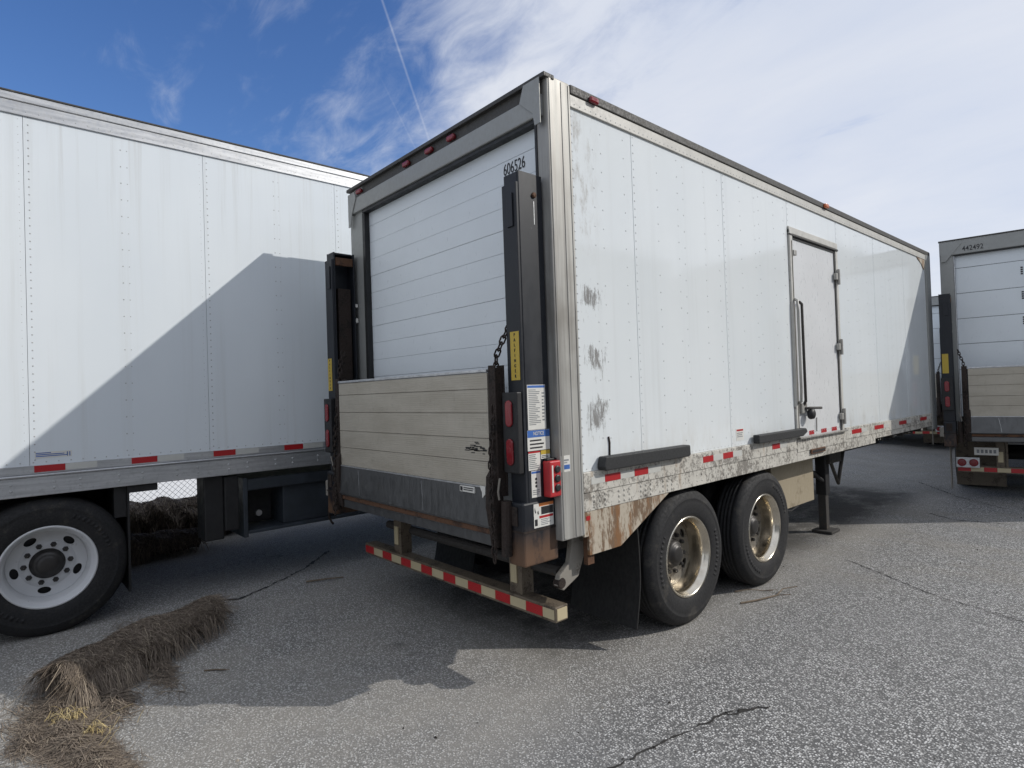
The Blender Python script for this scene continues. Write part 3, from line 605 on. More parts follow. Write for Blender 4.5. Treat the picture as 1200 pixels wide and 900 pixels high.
# rails
MB().box(-.01, .014, .2, LEN-.02, 3.575, 3.652).build('top_rail', 'rail_white', T, bevel=.003)
MB().box(-.02, .022, .2, LEN, 3.654, 3.712).build('roof_edge', 'dark_cap', T, bevel=.006)
MB().box(-W-.022, -W+.02, .2, LEN, 3.60, 3.712).build('roof_edge', 'dark_cap', T, bevel=.006)
rr = MB()
for i in range(150): rr.rivet((.014, .24+i*.0515, 3.597), 'x', 1, .005, .0025)
rr.build('rivets', 'rivet', T, kind='stuff')
for a, b in ((.202, 2.648), (2.652, 3.06), (3.064, 3.29), (4.56, 5.30), (5.304, 7.98)):
    MB().box(-.05, .016, a, b, 1.158, 1.284).build('bottom_rail', 'dirty_white', T, bevel=.003)
MB().box(-.05, .016, 3.294, 4.556, 1.128, 1.252).build('bottom_rail', 'dirty_white', T, bevel=.003)
for a, b, z0 in ((.202, 2.648, 1.04), (2.652, 3.29, 1.04), (3.294, 4.556, 1.04), (4.56, 5.50, 1.042), (5.504, 7.98, 1.095)):
    MB().box(-.05, .010, a, b, z0, 1.156 if not 3.29 < a < 4.5 else 1.126).build('lower_rail', 'dirty_white', T, bevel=.003)
MB().prism([(.202, 1.038), (1.125, 1.036), (.555, .765), (.245, .765), (.245, .885), (.202, .885)], 'x', -.014, .006).build('rear_skirt', 'rusty_white', T, bevel=.002)
MB().box(-.05, -.016, .25, .31, .70, 1.03).build('skirt_post', 'rust', T)
bl_ = MB()
for c0 in (.30, .55, .79, 1.05):
    for i in range(3):
        for j in range(3): bl_.rivet((.010, c0+i*.055, 1.062+j*.034), 'x', 1, .011, .007)
for c0 in (1.5, 1.9, 2.3, 3.12, 4.66, 5.05, 5.6, 6.2, 6.8, 7.4):
    for i in range(2):
        for j in range(2): bl_.rivet((.010, c0+i*.07, 1.075+j*.045), 'x', 1, .008, .005)
for i in range(70):
    y = .3+i*.11
    if y < 3.2 or y > 4.6: bl_.rivet((.016, y, 1.272), 'x', 1, .006, .004); bl_.rivet((.016, y+.03, 1.17), 'x', 1, .006, .004)
bl_.build('rail_bolts', 'dirty_white', T, kind='stuff')
for a, b in ((.405, .562), (.715, .868), (1.585, 1.735), (1.885, 2.045), (2.76, 2.91), (4.72, 5.02), (5.46, 5.79), (6.41, 6.72), (7.36, 7.68)):
    tape_run(T, .0155, a, b, 1.205, 1.252, 'red_tape'); e = b+.15*(1 if b < 4 else 1.3)
    tape_run(T, .0155, b+.002, e, 1.205, 1.252, 'white_tape')
tape_run(T, .0155, .27, .402, 1.205, 1.252, 'white_tape')
MB().box(.005, .0085, .222, .258, .985, 1.012).build('reflective_tape', 'red_tape', T)
# rear frame
def post(x0, x1, name, mat):
    p = MB().box(x0, x1, .0, .198, .90, 3.715).build(name, mat, T, bevel=.006); return p
pr_ = post(-.088, .012, 'rear_post', 'steel')
MB().box(.011, .017, .012, .030, .91, 3.71).box(.011, .016, .118, .130, .91, 3.70).box(.011, .0165, .182, .197, .91, 3.70).build('post_rib', 'steel', pr_, bevel=.002)
MB().box(.0118, .0135, .008, .086, 1.31, 1.408).build('sticker', 'sticker', pr_); MB().box(.0132, .0142, .012, .082, 1.325, 1.352).build('sticker_band', 'blue', pr_)
MB().box(.0132, .0142, .015, .075, 1.375, 1.385).box(.0132, .0142, .015, .06, 1.362, 1.368).build('sticker_print', 'grey_ink', pr_)
pl = post(-W-.012, -W+.235, 'rear_post', 'header_grey')
MB().box(-W+.22, -W+.262, -.004, .05, 1.0, 3.45).build('door_track', 'black', T)
MB().box(-.105, -.086, -.004, .06, 1.0, 3.46).build('door_track', 'black', T)
MB().box(-W+.236, -.089, .0, .08, 3.61, 3.70).build('header_recess', 'dark_cap', T)
MB().box(-W+.03, -.03, -.028, .10, 3.475, 3.608).build('header_beam', 'header_grey', T, bevel=.008)
MB().box(-W-.02, .018, -.030, .06, 3.694, 3.722).build('header_lip', 'dark_cap', T, bevel=.004)
MB().box(-W+.236, -.089, -.012, .09, 3.450, 3.474).build('door_seal', 'black', T)
MB().prism([(-.02, 3.70), (-.02, 3.42), (-.07, 3.42), (-.085, 3.50), (-.20, 3.60), (-.16, 3.70)], 'y', -.036, -.0285).build('gusset', 'header_grey', T, bevel=.002)
MB().prism([(-W+.02, 3.66), (-W+.02, 3.36), (-W+.06, 3.36), (-W+.09, 3.47), (-W+.17, 3.60), (-W+.14, 3.66)], 'y', -.036, -.0285).build('gusset', 'header_grey', T, bevel=.002)
for xc in (-2.36, -1.56, -1.235, -.95, -.115):
    MB().box(xc-.047, xc+.047, -.032, .0, 3.634, 3.672).build('marker_lamp', 'red_lens', T, bevel=.012)
MB().box(.018, .044, .37, .455, 3.648, 3.688).build('marker_lamp', 'red_lens', T, bevel=.012)
MB().box(.018, .05, 4.16, 4.25, 3.660, 3.705).build('marker_lamp', 'amber_lens', T, bevel=.012)
# roll-up door, slat by slat
z = 1.08; sl = MB().box(-W+.24, -.10, .045, .07, .0008, .1494).mesh('door_slat', M['slat_white'])
while z < 3.44:
    o = place(sl, 'door_slat', T, (0, rnd.uniform(-.001, .001), z)); b = o.modifiers.new('bevel', 'BEVEL'); b.width = .0018; b.segments = 2; z += .1502
MB().box(-W+.24, -.10, .075, .09, 1.0, 3.5).build('door_lining', 'rivet', T)
text('lettering', '606526', 'ink', T, (-.352, .0435, 3.272), .108, 'rear', .66)
# front corner posts
MB().box(-.06, .02, 7.982, LEN+.02, 1.04, 3.70).build('front_post', 'header_grey', T, bevel=.01)
MB().prism([(7.55, 3.60), (7.97, 3.60), (7.97, 3.44), (7.9, 3.42), (7.8, 3.50), (7.62, 3.55)], 'x', .001, .008).build('torn_flashing', 'rusty_white', T)
# side door
D0, D1, DZ0, DZ1 = 3.36, 4.46, 1.262, 3.235
MB().box(-.03, -.004, D0, D1, DZ0, DZ1).build('side_door', 'door_white', T, bevel=.004)
MB().box(-.03, .02, 3.295, D0-.004, DZ0, 3.30).build('door_frame', 'rail_white', T, bevel=.004)
MB().box(-.03, .014, D1+.004, 4.518, DZ0, 3.30).build('door_frame', 'rail_white', T, bevel=.004)
MB().box(-.03, .024, 3.295, 4.518, 3.238, 3.258).build('drip_rail', 'dark_cap', T, bevel=.004)
MB().box(-.03, .016, 3.295, 4.518, 3.262, 3.325).build('door_frame', 'rail_white', T, bevel=.003)
MB().box(-.003, .006, D0, D0+.016, DZ0, DZ1).box(-.003, .006, D1-.016, D1, DZ0, DZ1).box(-.003, .006, D0, D1, DZ1-.018, DZ1).build('door_seal', 'dark_cap', T)
MB().box(.0, .022, D0-.035, D0-.016, 1.36, 3.19).build('door_edge_bar', 'chassis', T, bevel=.003)
for zc in (2.95, 2.18, 1.42):
    MB().box(.005, .035, D1-.06, D1+.055, zc-.035, zc+.035).box(.02, .045, D1+.0, D1+.03, zc-.085, zc+.085).build('hinge', 'steel', T, bevel=.004)
MB().box(.0, .03, D0+.0, D0+.06, 3.05, 3.10).build('door_catch', 'steel', T, bevel=.004)
MB().tube([(.014, 3.335, 2.62), (.05, 3.335, 2.60), (.055, 3.335, 2.5), (.055, 3.335, 1.75), (.05, 3.335, 1.62), (.014, 3.335, 1.60)], .013, 10).build('grab_handle', 'steel', T, smooth=True)
MB().tube([(.02, 3.45, 2.60), (.045, 3.45, 2.57), (.045, 3.45, 1.62), (.02, 3.46, 1.58)], .014, 10).build('lock_rod', 'chassis', T, smooth=True)
MB().box(.0, .03, 3.40, 3.52, 1.50, 1.60).build('lock_plate', 'steel', T, bevel=.006)
MB().tube([(.03, 3.46, 1.545), (.06, 3.50, 1.55), (.06, 3.78, 1.54)], .013, 8).build('door_lever', 'chassis', T, smooth=True)
MB().lathe([(.001, .03), (.05, .032), (.055, .045), (.05, .075), (.03, .085), (.001, .087)], (0, 3.55, 1.49), 18).build('padlock', 'black', T, smooth=True)
MB().box(.016, .05, 3.30, 4.52, 1.254, 1.272).build('step_edge', 'steel', T, bevel=.004)
MB().box(.016, .03, 3.58, 3.93, 1.085, 1.135).build('step_slot', 'rust', T, bevel=.004); MB().box(.029, .032, 3.60, 3.91, 1.098, 1.120).build('slot_opening', 'black', T)
for a, b in ((3.62, 3.74), (3.92, 4.06), (4.20, 4.34)): MB().box(-.0035, -.002, a, b, 1.275, 1.315).build('worn_tape', 'red_tape', T)
MB().tube([(.004, 3.79, 1.30), (.004, 3.80, 1.44)], .004, 5).build('scratch', 'dark_rust', T)
# dock rubbers, stickers
MB().prism([(.355, 1.284), (.345, 1.31), (.36, 1.372), (1.33, 1.368), (1.335, 1.292), (1.31, 1.284)], 'x', .004, .07).build('dock_rubber', 'bump_rubber', T, bevel=.008)
MB().prism([(2.40, 1.288), (2.395, 1.362), (3.37, 1.362), (3.40, 1.325), (3.30, 1.288)], 'x', .018, .075).build('dock_rubber', 'bump_rubber', T, bevel=.008)
MB().tube([(.003, .475, 1.37), (.004, .478, 1.45), (.003, .47, 1.49)], .007, 5).build('gash', 'dark_rust', T)
MB().box(.0005, .0018, 2.14, 2.27, 1.33, 1.43).build('sticker', 'sticker', T); MB().box(.0015, .0026, 2.15, 2.26, 1.41, 1.424).build('sticker_band', 'red_tape', T)
MB().box(.0015, .0026, 2.155, 2.25, 1.39, 1.396).box(.0015, .0026, 2.155, 2.24, 1.375, 1.381).box(.0015, .0026, 2.155, 2.25, 1.36, 1.366).build('sticker_print', 'grey_ink', T)
# running gear
for y in (1.42, 2.665): axle(T, WA, .0, -W, y, .508)
for xc in (-.72, -W+.72):
    MB().box(xc-.05, xc+.05, .15, 7.9, .82, 1.03).build('chassis_rail', 'chassis', T)
    for y in (1.42, 2.665): MB().prism([(y-.35, .66), (y+.35, .66), (y+.25, .80), (y-.25, .80)], 'x', xc-.04, xc+.04).build('spring', 'chassis', T)
    MB().box(xc-.06, xc+.06, 1.9, 2.18, .55, .84).build('spring_hanger', 'chassis', T)
for xc in (-.36, -W+.36):
    cz = [(.80+.022*math.sin(3.2*t_)-.055*max(0, t_-.55)**1.5*2.2, .93-.79*t_) for t_ in [i_/12 for i_ in range(13)]]
    MB().prism(cz+[(a_+.011, b_) for a_, b_ in cz[::-1]], 'x', xc-.31, xc+.31).build('mud_flap', 'flap', T)
    MB().tube([(xc-.31, .795, .93), (xc+.33, .795, .93)], .014, 8).build('flap_bar', 'arm_grey', T)
MB().prism([(3.22, 1.03), (4.22, 1.03), (4.22, .515), (3.30, .515), (3.22, .60)], 'x', -.70, -.22).build('storage_box', 'beige', T, bevel=.006)
MB().tube([(-.26, 3.45, .51), (-.21, 3.6, .49), (-.22, 3.8, .512)], .008, 6).build('cable', 'black', T)
MB().prism([(.30, .90), (.36, .86), (.24, .62), (.10, .56), (.05, .60), (.07, .66), (.16, .72), (.2, .90)], 'x', -.13, -.09).build('lift_arm', 'arm_grey', T, bevel=.006)
MB().lathe([(.001, -.085), (.03, -.085), (.034, -.09), (.034, -.135), (.001, -.14)], (0, .085, .61), 14).build('arm_pin', 'dark_rust', T)
MB().tube([(-W+.3, .13, .66), (-.15, .13, .66)], .035, 10).build('torsion_tube', 'chassis', T)
MB().box(-W+.2, -.2, .12, .30, .78, 1.03).build('rear_crossmember', 'chassis', T)
landing_gear(T, W, 4.98)
liftgate(T, W, 3.105)

# ------------------------------------------------------------------ the trailer on the left
XL, GZ = -3.15, .105
LT = thing('box_trailer', 'long white box trailer on white wheels with a diagonal shadow across its side', 'trailer', (XL, 0, GZ))
zt, zp1, zp0, zr = 4.035, 3.868, 1.285, 1.05
ls = [-2.32+1.222*k for k in range(-3, 10)]
for a, b in zip(ls[:-1], ls[1:]):
    MB().box(-.03, 0, a+.0012, b-.0012, zp0-.01, zp1+.01).build('side_panel', 'panel', LT, bevel=.0015)
L0, L1 = ls[0], ls[-1]
MB().box(-2.6, -.04, L0, L1, 1.14, 1.28).build('floor', 'chassis', LT)
MB().box(-2.6, -2.56, L0, L1, 1.15, 4.0).build('side_wall', 'panel', LT)
MB().box(-2.59, -.01, L0-.03, L0+.01, 1.2, 4.0).build('rear_door', 'slat_white', LT)
MB().box(-2.59, -.01, L1-.02, L1+.02, 1.2, 4.0).build('front_wall', 'panel', LT)
MB().box(-2.6, -.005, L0, L1, 3.985, 4.02).build('roof', 'panel', LT)
MB().box(-.005, .012, L0, L1, zp1, 3.965).build('top_rail', 'alu_rail', LT, bevel=.003)
MB().box(-.005, .018, L0, L1, 3.967, zt-.01).build('roof_edge', 'alu_rail', LT, bevel=.006)
MB().box(-.02, .022, L0, L1, zt-.01, zt+.004).build('roof_lip', 'dark_cap', LT, bevel=.003)
MB().box(-.03, .006, L0, L1, 1.212, 1.276).build('tape_rail', 'alu_rail', LT, bevel=.002)
MB().box(-.03, .022, L0, L1, 1.192, 1.210).build('rub_rail', 'alu_rail', LT, bevel=.007)
MB().box(-.03, .010, L0, L1, zr, 1.190).build('bottom_rail', 'alu_rail', LT, bevel=.004)
rv = MB()
for k, s_ in enumerate(ls[1:-1]):
    if not -3.6 < s_ < 3: continue
    z = zp0+.03
    while z < zp1: rv.rivet((0, s_+.03, z), 'x', 1, .0058, .003); rv.rivet((0, s_-.028, z+.03), 'x', 1, .003, .0012, 5); z += .058
    z = zp0+.05
    while z < zp1: rv.rivet((0, s_+.611, z), 'x', 1, .0055, .003); rv.rivet((0, s_+.655, z), 'x', 1, .0045, .002); z += .135
y = -3.2
while y < 2: rv.rivet((0, y, zp0+.012), 'x', 1, .0055, .003); rv.rivet((.012, y, zp1+.03), 'x', 1, .004, .002); y += .075
y = -3.0
while y < 1.5:
    for d in (0, .16):
        for zz_ in (1.10, 1.145): rv.rivet((.010, y+d, zz_), 'x', 1, .011, .006)
    y += .41
rv.build('rivets', 'rivet', LT, kind='stuff')
for a, b in ((-2.296, -2.112), (-1.683, -1.502), (-1.072, -.89), (-.454, -.275), (.15, .33), (-2.9, -2.72)):
    tape_run(LT, .0055, a, b, 1.224, 1.272, 'red_tape'); tape_run(LT, .0055, b+.002, b+.20, 1.224, 1.272, 'white_tape')
MB().box(.0003, .0013, -2.29, -2.07, 1.325, 1.37).build('sticker', 'sticker', LT); mb = MB()
for i in range(3): mb.box(.001, .002, -2.285, -2.285+(.09, .17, .19)[i], 1.36-i*.012, 1.366-i*.012)
mb.box(.001, .002, -2.10, -2.094, 1.33, 1.362).box(.001, .002, -2.085, -2.079, 1.33, 1.362)
mb.build('sticker_print', 'blue', LT)
for y in (-2.22, -3.5): axle(LT, WW, .012, -2.6, y, .508)
MB().box(-.66, -.02, -1.715, -1.70, .20, 1.05).build('mud_flap', 'black', LT)
MB().box(-.10, -.02, -1.70, -1.50, .99, 1.045).build('flap_bracket', 'black', LT)
MB().box(-1.0, -.05, -1.80, -1.717, .80, 1.05).build('slider_beam', 'black', LT)
for xc in (-.75, -1.85): MB().box(xc-.06, xc+.06, -4.2, -1.75, .75, 1.05).build('slider_rail', 'chassis', LT)
MB().box(-.30, -.06, -1.14, -.98, .48, 1.05).box(-.16, -.03, -.98, -.86, .55, 1.03).build('support_leg', 'black', LT, bevel=.01)
MB().box(-.62, -.04, -.82, -.78, .46, 1.0).build('box_end', 'grey_box', LT, bevel=.006)
MB().box(-.62, -.05, -.78, .9, .88, .985).build('box_lid', 'grey_box', LT, bevel=.01)
MB().box(-.62, -.10, -.44, .9, .52, .88).build('storage_box', 'grey_box', LT, bevel=.006)
MB().box(-.62, -.03, -.78, .9, .49, .518).build('box_tray', 'grey_box', LT, bevel=.006)
MB().box(-.60, -.35, -.76, -.46, .53, .87).build('battery', 'black', LT, bevel=.01)
MB().lathe([(.001, -.34), (.03, -.34), (.03, -.30), (.001, -.30)], (0, -.60, .62), 12).build('battery_cap', 'alu_rail', LT)

MB().tube([(-.02, -.02, .62), (-.02, -.02, .52), (-.01, .0, .47), (-.02, .02, .45)], .012, 6).build('hook', 'dark_rust', LT)

# ------------------------------------------------------------------ the trailers beyond
def rear_trailer(label, loc, rz):
    """origin at the rear right corner on the ground"""
    t = thing('box_trailer', label, 'trailer', loc, rz)
    W, H, LN = 2.56, 3.85, 12.0
    MB().box(-.04, 0, .15, LN, 1.2, H-.08).build('side_wall', 'panel', t); MB().box(-W, -W+.04, .15, LN, 1.2, H-.08).build('side_wall', 'panel', t)
    MB().box(-W+.01, -.01, .1, LN, H-.05, H-.01).build('roof', 'panel', t); MB().box(-W+.04, -.04, LN-.04, LN, 1.2, H-.06).build('front_wall', 'panel', t)
    MB().box(-W+.04, -.04, .05, LN, 1.1, 1.22).build('floor', 'chassis', t)
    for a in (-.01, -W-.012): MB().box(a, a+.022, .15, LN, 1.08, 1.22).build('bottom_rail', 'alu_rail', t, bevel=.004)
    for a, b in ((-W-.012, -W+.155), (-.155, .012)): MB().box(a, b, 0, .16, .95, H).build('rear_post', 'header_grey', t, bevel=.008)
    MB().box(-W-.012, .012, -.02, .12, 3.64, H+.005).build('header_beam', 'header_grey', t, bevel=.008)
    MB().box(-W-.02, .02, -.03, .05, H+.005, H+.02).build('header_lip', 'dark_cap', t)
    MB().box(-W+.156, -.156, -.008, .09, 3.622, 3.638).build('door_seal', 'black', t)
    MB().prism([(-W+.005, 3.55), (-W+.06, 3.55), (-W+.26, 3.80), (-W+.26, 3.83), (-W+.005, 3.83)], 'y', -.028, -.0205).build('gusset', 'header_grey', t)
    z = 1.16
    while z < 3.6:
        MB().box(-W+.17, -.17, .05, .075, z+.003, min(z+.377, 3.64)).build('door_panel', 'slat_white', t, bevel=.004); z += .38
    MB().box(-W+.158, -W+.168, .0, .06, 1.1, 3.63).build('door_track', 'alu_rail', t)
    MB().box(-W+.05, -.05, .08, .1, .95, 3.66).build('door_lining', 'black', t)
    for zc in (3.35, 3.0, 2.64, 2.28):
        for i in range(4): MB().box(-W+.915, -W+.94, .046, .0505, zc-.03*i-.02, zc-.03*i).build('strap_slot', 'ink', t)
    liftgate(t, W, 3.05, False)
    # round lamps on a pale plate, number plate, flaps
    for s_ in (-W+.08, -.36):
        MB().box(s_, s_+.28, -.05, -.03, .465, .615).build('lamp_plate', 'alu_rail', t, bevel=.004)
        for xc in (s_+.07, s_+.21): MB().lathe([(.055, -.05), (.055, -.062), (.045, -.07), (.001, -.072)], (xc, 0, .54), 20, 'y').build('round_lamp', 'red_lens', t)
        MB().box(s_-.07, s_-.055, -.06, .15, .14, .95).build('side_plate', 'arm_grey', t)
    MB().box(-W+.30, -W+.58, -.045, -.035, .655, .765).build('number_plate', 'sticker', t)
    mb = MB()
    for i in range(5): mb.box(-W+.33+i*.048, -W+.36+i*.048, -.0465, -.0445, .685, .735)
    mb.build('plate_marks', 'grey_ink', t)
    for xc in (-.36, -W+.36): MB().box(xc-.3, xc+.3, .45, .465, .14, .95).build('mud_flap', 'bumper_brown', t)
    for y in (1.5, 2.75): axle(t, WA, .0, -W, y, .508)
    for xc in (-.72, -W+.72): MB().box(xc-.05, xc+.05, .15, LN-1, .84, 1.09).build('chassis_rail', 'chassis', t)
    landing_gear(t, W, 9.6)
    return t
TH = R(9.3)
rx = Vector((math.cos(TH), math.sin(TH)))
c0 = Vector((.13, 8.32))+rx*2.56
RT = rear_trailer('white box trailer with 442492 on its grey header and a pale folded tail lift', (c0.x, c0.y, 0), TH)
c1_ = Vector((-1.30, 15.4))
FT = copy_tree(RT); FT.location = (c1_.x, c1_.y, 0); FT['label'] = 'white box trailer standing far back behind the other trailers, mostly hidden'
text('lettering', '442492', 'ink', RT, (-2.56+.39, -.0215, 3.71), .105, 'rear', .8, .004)

# ------------------------------------------------------------------ chain link fence and what lies at it
FX = -6.75
fe = thing('chain_link_fence', 'galvanised chain link fence behind the left trailer', 'fence', (FX, 2, .1))
def wire_run(y0, y1, h, s_):
    mb = MB(); nW = int((y1-y0+h)/s_)
    for d in (1, -1):
        for i in range(nW):
            a = (y0-h if d > 0 else y0)+i*s_
            p0, p1 = [a, 0.], [a+d*h, h]
            # clip to the run
            def clip(p, q):
                (ya, za), (yb, zb) = p, q
                for lim, sg in ((y0, 1), (y1, -1)):
                    ina, inb = (ya-lim)*sg >= 0, (yb-lim)*sg >= 0
                    if not ina and not inb: return None
                    if ina != inb:
                        t = (lim-ya)/(yb-ya); yy, zz_ = lim, za+(zb-za)*t
                        if ina: yb, zb = yy, zz_
                        else: ya, za = yy, zz_
                return (ya, za), (yb, zb)
            r_ = clip(p0, p1)
            if r_ and abs(r_[0][1]-r_[1][1]) > .02:
                mb.tube([(.003*d, r_[0][0], r_[0][1]), (.003*d, r_[1][0], r_[1][1])], .0024, 3, cap=False)
    return mb
wire_run(-8, 8, 1.8, .074).build('wire_mesh', 'galv', fe, kind='stuff')
for y in (-8, -5, -2, 1, 4, 7): MB().tube([(.04, y, -.02), (.04, y, 1.9)], .028, 10).build('fence_post', 'galv', fe)
MB().tube([(.03, -8, 1.84), (.03, 8, 1.84)], .02, 8).build('top_tube', 'galv', fe)

def straw_log(label, A, B, rad, count, seed, sag=1., blade=.0022, group=None, splay=0.):
    """a straw roll lying on the ground from A to B, strands wrapped over it"""
    r_ = random.Random(seed); A, B = Vector(A), Vector(B); ax = (B-A); ln = ax.length; ax.normalize(); sd_ = Vector((ax.y, -ax.x, 0)).normalized()
    t = thing('straw_wattle', label, 'straw roll', tuple((A+B)/2), 0, group); base = (A+B)/2
    def rr(s_, a):
        e = 1+.12*math.sin(s_*5.1+seed)+.09*math.sin(s_*13+1)+.07*math.sin(3*a+s_*7)+.05*math.sin(5*a-s_*23)
        if splay: e *= 1+splay*max(0, .45-s_/ln)
        return rad*e
    def P(s_, a, lift=0.):
        """a=0 top, grows toward sd_"""
        q = rr(s_, a)+lift; zc = rad*.80*(1-(splay*.55*max(0, .45-s_/ln) if splay else 0))
        z = zc+q*math.cos(a)*(.86 if a else .86)
        return A+ax*s_+sd_*q*math.sin(a)*1.12+Vector((0, 0, max(z, .004)-0))-base
    mb = MB(); nS, nA = 26, 18; vs = []
    for i in range(nS+1):
        for j in range(nA): vs.append(P(ln*(.015+.97*i/nS), 2*math.pi*j/nA, -.014+r_.uniform(-.008, .008)))
    fs = [(i*nA+j, i*nA+(j+1) % nA, (i+1)*nA+(j+1) % nA, (i+1)*nA+j) for i in range(nS) for j in range(nA)]
    fs += [tuple(range(nA)), tuple(nS*nA+j for j in range(nA))]
    mb.add(vs, fs).build('matted_core', 'straw_core', t, smooth=True)
    sb = MB()
    for i in range(count):
        s_ = r_.uniform(-.01, ln+.01); a0 = r_.gauss(0, .8); side = 1 if a0 > 0 else -1
        if r_.random() < .25: side = -side
        arc = r_.uniform(.35, 1.5); lean = r_.gauss(0, .045); lift = r_.uniform(-.004, .016)
        k = 4; pts = []
        for j in range(k+1):
            a = a0+side*arc*j/k
            a = max(-2.1, min(2.1, a))
            pts.append(P(s_+lean*j/k*2, a, lift+r_.uniform(-.003, .005)+(.02*j/k if r_.random() < .1 else 0)))
        wd = blade*r_.uniform(.6, 1.5)*ax
        wd = wd+Vector((0, 0, r_.uniform(-.0008, .0008)))
        v = []
        for p in pts: v += [p-wd, p+wd]
        sb.add(v, [(2*j, 2*j+1, 2*j+3, 2*j+2) for j in range(k)])
    for i in range(count//3):                                         # broken stalks lying every way over the roll
        s_ = r_.uniform(.0, ln); a0 = r_.gauss(.2, .9); a0 = max(-1.8, min(1.8, a0)); ds, da = r_.gauss(0, .06), r_.gauss(0, .45); lf = r_.uniform(.004, .022); v = []
        wd = (ax*r_.uniform(-1, 1)+Vector((0, 0, 1))*r_.uniform(-1, 1)+sd_*.2).normalized()*blade*r_.uniform(.6, 1.4)
        for j in range(3):
            p = P(s_+ds*j/2, max(-2.0, min(2.0, a0+da*j/2)), lf+r_.uniform(-.003, .010)); v += [p-wd, p+wd]
        sb.add(v, [(0, 1, 3, 2), (2, 3, 5, 4)])
    # ragged ends and frayed strands on the ground
    for i in range(count//4):
        if r_.random() < .7: s_ = r_.uniform(-.02, ln*.35); d = -ax*r_.uniform(.02, .9)+sd_*r_.uniform(-.4, 1.3)
        else: s_ = r_.uniform(0, ln); d = sd_*r_.choice((1, 1, -1))+ax*r_.gauss(0, .5)
        d.normalize(); p0 = P(s_, r_.choice((-1, 1, 1))*r_.uniform(.9, 1.9), .004); l_ = r_.uniform(.05, .17)
        p2 = p0+d*l_; p2.z = gh(p2.x+base.x)+r_.uniform(.004, .02)-base.z
        p1 = (p0+p2)/2+Vector((0, 0, r_.uniform(.0, .035)))
        nn = d.cross(Vector((0, 0, 1))).normalized()*blade*r_.uniform(.6, 1.3)
        sb.add([p0-nn, p0+nn, p1-nn, p1+nn, p2-nn*.6, p2+nn*.6], [(0, 1, 3, 2), (2, 3, 5, 4)])
    sb.build('straw_strands', 'straw', t, kind='stuff')
    nb = MB()
    for k in range(int(ln/.06)):
        s_ = .05+k*.06+r_.uniform(-.012, .012); nb.tube([P(s_+.012*math.sin(2.2*a_), a_, .012+r_.uniform(-.004, .004)) for a_ in [-1.9+.38*j for j in range(11)]], .0012*blade/.0012*.8, 3, cap=False)
    for a_ in (-1.4, -.8, -.25, .3, .85, 1.4):
        nb.tube([P(ln*j/24, a_+.09*math.sin(j*1.9+a_*3), .012) for j in range(25)], .0010*blade/.0012*.8, 3, cap=False)
    nb.build('netting', 'straw_net', t, kind='stuff')
    return t
def g3(x, y): return (x, y, gh(x))
straw_log('collapsed brown straw roll on the asphalt beside the white wheel', g3(-2.12, -2.22), g3(-2.56, -1.28), .118, 15000, 5, splay=.6, blade=.0013)
straw_log('dark straw roll lying along the chain link fence', (-6.15, -1.9, .09), (-6.05, -.05, .09), .30, 3500, 11, blade=.004)
straw_log('small dark straw roll under the long white trailer, short of the fence', (-5.2, -1.5, .1), (-5.25, -.7, .1), .15, 1800, 14, blade=.003)
# loose straw spilling toward the camera
r_ = random.Random(21); sb = MB(); sy = MB()
def loose(mb, x, y, l_, a, wd, hgt):
    d = Vector((math.cos(a), math.sin(a), 0)); nn = Vector((-d.y, d.x, 0))*wd; k = 3; v = []; bend = r_.gauss(0, .18)
    z0 = r_.uniform(.003, hgt); z1 = r_.uniform(.003, hgt)
    for j in range(k+1):
        t = j/k-.5; p = Vector((x, y, 0))+d*l_*t+nn.normalized()*bend*l_*(t*t-.1); p.z = gh(p.x)+z0+(z1-z0)*(j/k)+.25*hgt*math.sin(math.pi*j/k); v += [p-nn, p+nn]
    mb.add(v, [(2*j, 2*j+1, 2*j+3, 2*j+2) for j in range(k)])
pile = [(-1.95, -2.26, .12, .10, 1500), (-1.66, -2.26, .10, .09, 1500), (-1.47, -2.24, .10, .07, 1500), (-1.28, -2.20, .10, .055, 1300), (-1.12, -2.17, .10, .05, 1000), (-.98, -2.13, .10, .05, 700), (-1.70, -2.40, .10, .05, 500), (-1.85, -2.0, .12, .05, 700), (-2.05, -1.72, .14, .04, 500), (-2.75, -1.75, .15, .08, 200)]
for (x, y, sx_, sy_, k) in pile:
    for i in range(k):
        q = abs(r_.gauss(0, 1)); X, Y = x+r_.gauss(0, sx_), y+r_.gauss(0, sy_)
        loose(sb, X, Y, r_.uniform(.03, .16), r_.gauss(.5, .9), r_.uniform(.0008, .0022), .045*math.exp(-((X-x)/sx_)**2-((Y-y)/sy_)**2)+.006)
sb.build('loose_straw', 'straw', kind='stuff')
for (x, y) in ((-1.80, -2.27), (-1.76, -2.20), (-1.52, -2.14)):
    for i in range(45): loose(sy, x+r_.gauss(0, .03), y+r_.gauss(0, .025), r_.uniform(.03, .09), r_.uniform(0, 6.3), r_.uniform(.001, .002), .06)
for i in range(7): loose(sy, -1.5+r_.gauss(0, .14), -2.06+r_.gauss(0, .05), r_.uniform(.15, .34), r_.gauss(2.7, .25), .0013, .04)
sy.build('yellow_straw', 'straw_y', kind='stuff')
gm = MB(); r_ = random.Random(33)
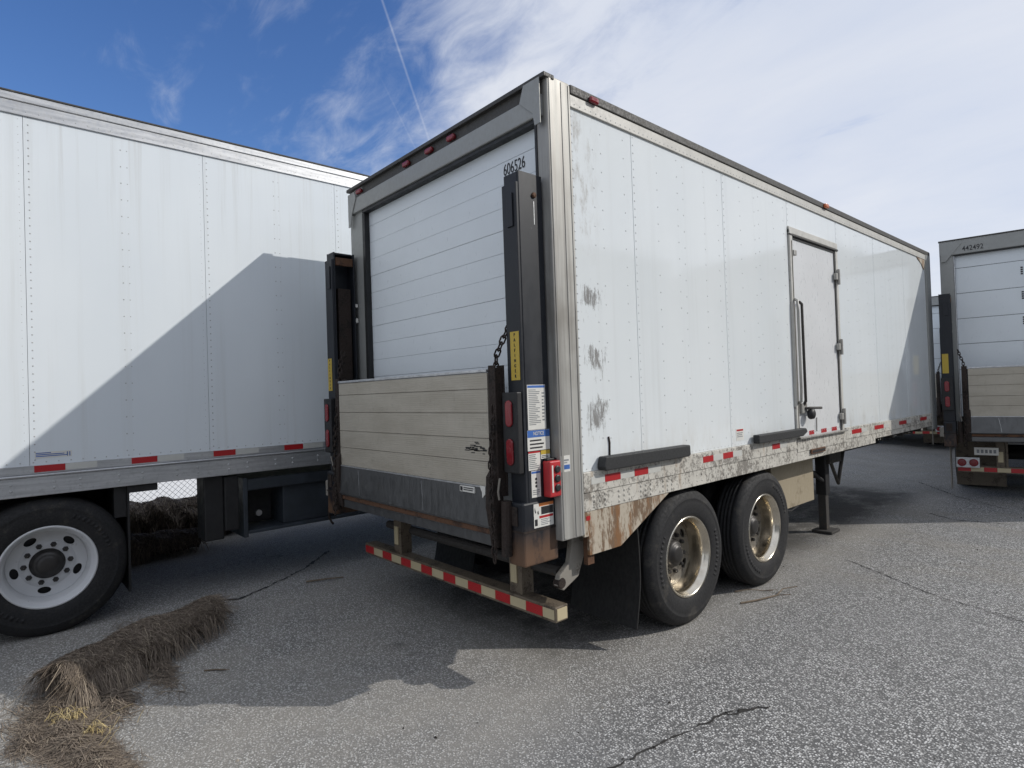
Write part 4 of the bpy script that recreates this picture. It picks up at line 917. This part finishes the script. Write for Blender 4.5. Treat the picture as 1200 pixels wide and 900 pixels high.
for i in range(900):                                                  # loose grit and leaf bits on the paving
    x, y = r_.uniform(-2.6, 3.5), r_.uniform(-2.2, 7.5); q = r_.uniform(.002, .0065)*(1 if r_.random() < .93 else 2.2)
    gm.add([(x+q*r_.uniform(.7, 1.2)*math.cos(b_), y+q*r_.uniform(.7, 1.2)*math.sin(b_), gh(x)) for b_ in (0, 1.57, 3.14, 4.71)]+[(x+r_.uniform(-.3, .3)*q, y, gh(x)+q*r_.uniform(.5, 1.1))], [(0, 1, 4), (1, 2, 4), (2, 3, 4), (3, 0, 4)])
gm.build('loose_grit', 'grit', kind='stuff')
def twig(label, pts, r0):
    mb = MB(); P = [Vector(p) for p in pts]; mb.tube(P, [r0*(1-.6*i/len(P)) for i in range(len(P))], 6)
    k = len(P)//2; mb.tube([P[k], P[k]+Vector((.05, .02, .012)), P[k]+Vector((.09, .06, .004+r0))], r0*.5, 5)
    o = mb.build('twig', 'wood'); return tag(o, label, 'twig', 'twigs on the asphalt')
twig('forked dry twig lying in front of the rear tyre gap', [(.03, 2.05, .009), (.10, 2.2, .012), (.16, 2.42, .010), (.15, 2.56, .03), (.22, 2.68, .035)], .008)
twig('thin pale twig poking from under the forward tyre', [(-.14, 2.28, .008), (-.06, 2.36, .025), (.03, 2.46, .012), (.08, 2.52, .008)], .006)
twig('dark twig on the shaded asphalt between the trailers', [(-2.95, -.36, gh(-2.95)+.01), (-2.87, -.22, gh(-2.87)+.02), (-2.83, -.05, gh(-2.83)+.01)], .009)
twig('short dark twig on bare asphalt beside the collapsed straw roll', [(-1.88, -1.50, gh(-1.88)+.006), (-1.84, -1.44, gh(-1.84)+.009), (-1.80, -1.39, gh(-1.8)+.006)], .006)

# ------------------------------------------------------------------ warehouse mirrored in the glossy side
WH = thing('warehouse', 'stepped grey warehouse skyline mirrored faintly in the glossy trailer side', 'building', (24, 8, 0))
for (y0, y1, h) in ((-40, 30, 11.2), (30.02, 42, 8.6), (42.02, 61, 12.6), (61.02, 105, 17.5)):
    MB().box(0, 18, y0, y1, 0, h).build('wall', 'header_grey', WH); MB().box(-.25, 18.2, y0+.02, y1-.02, h, h+.4).build('roof', 'chassis', WH)
dm = MB().box(-.06, .02, -1.4, 1.4, 1.2, 4.2).mesh('dock_door', M['grey_box'])
for i in range(12): place(dm, 'dock_door', WH, (0, -36+i*5.2, 0))
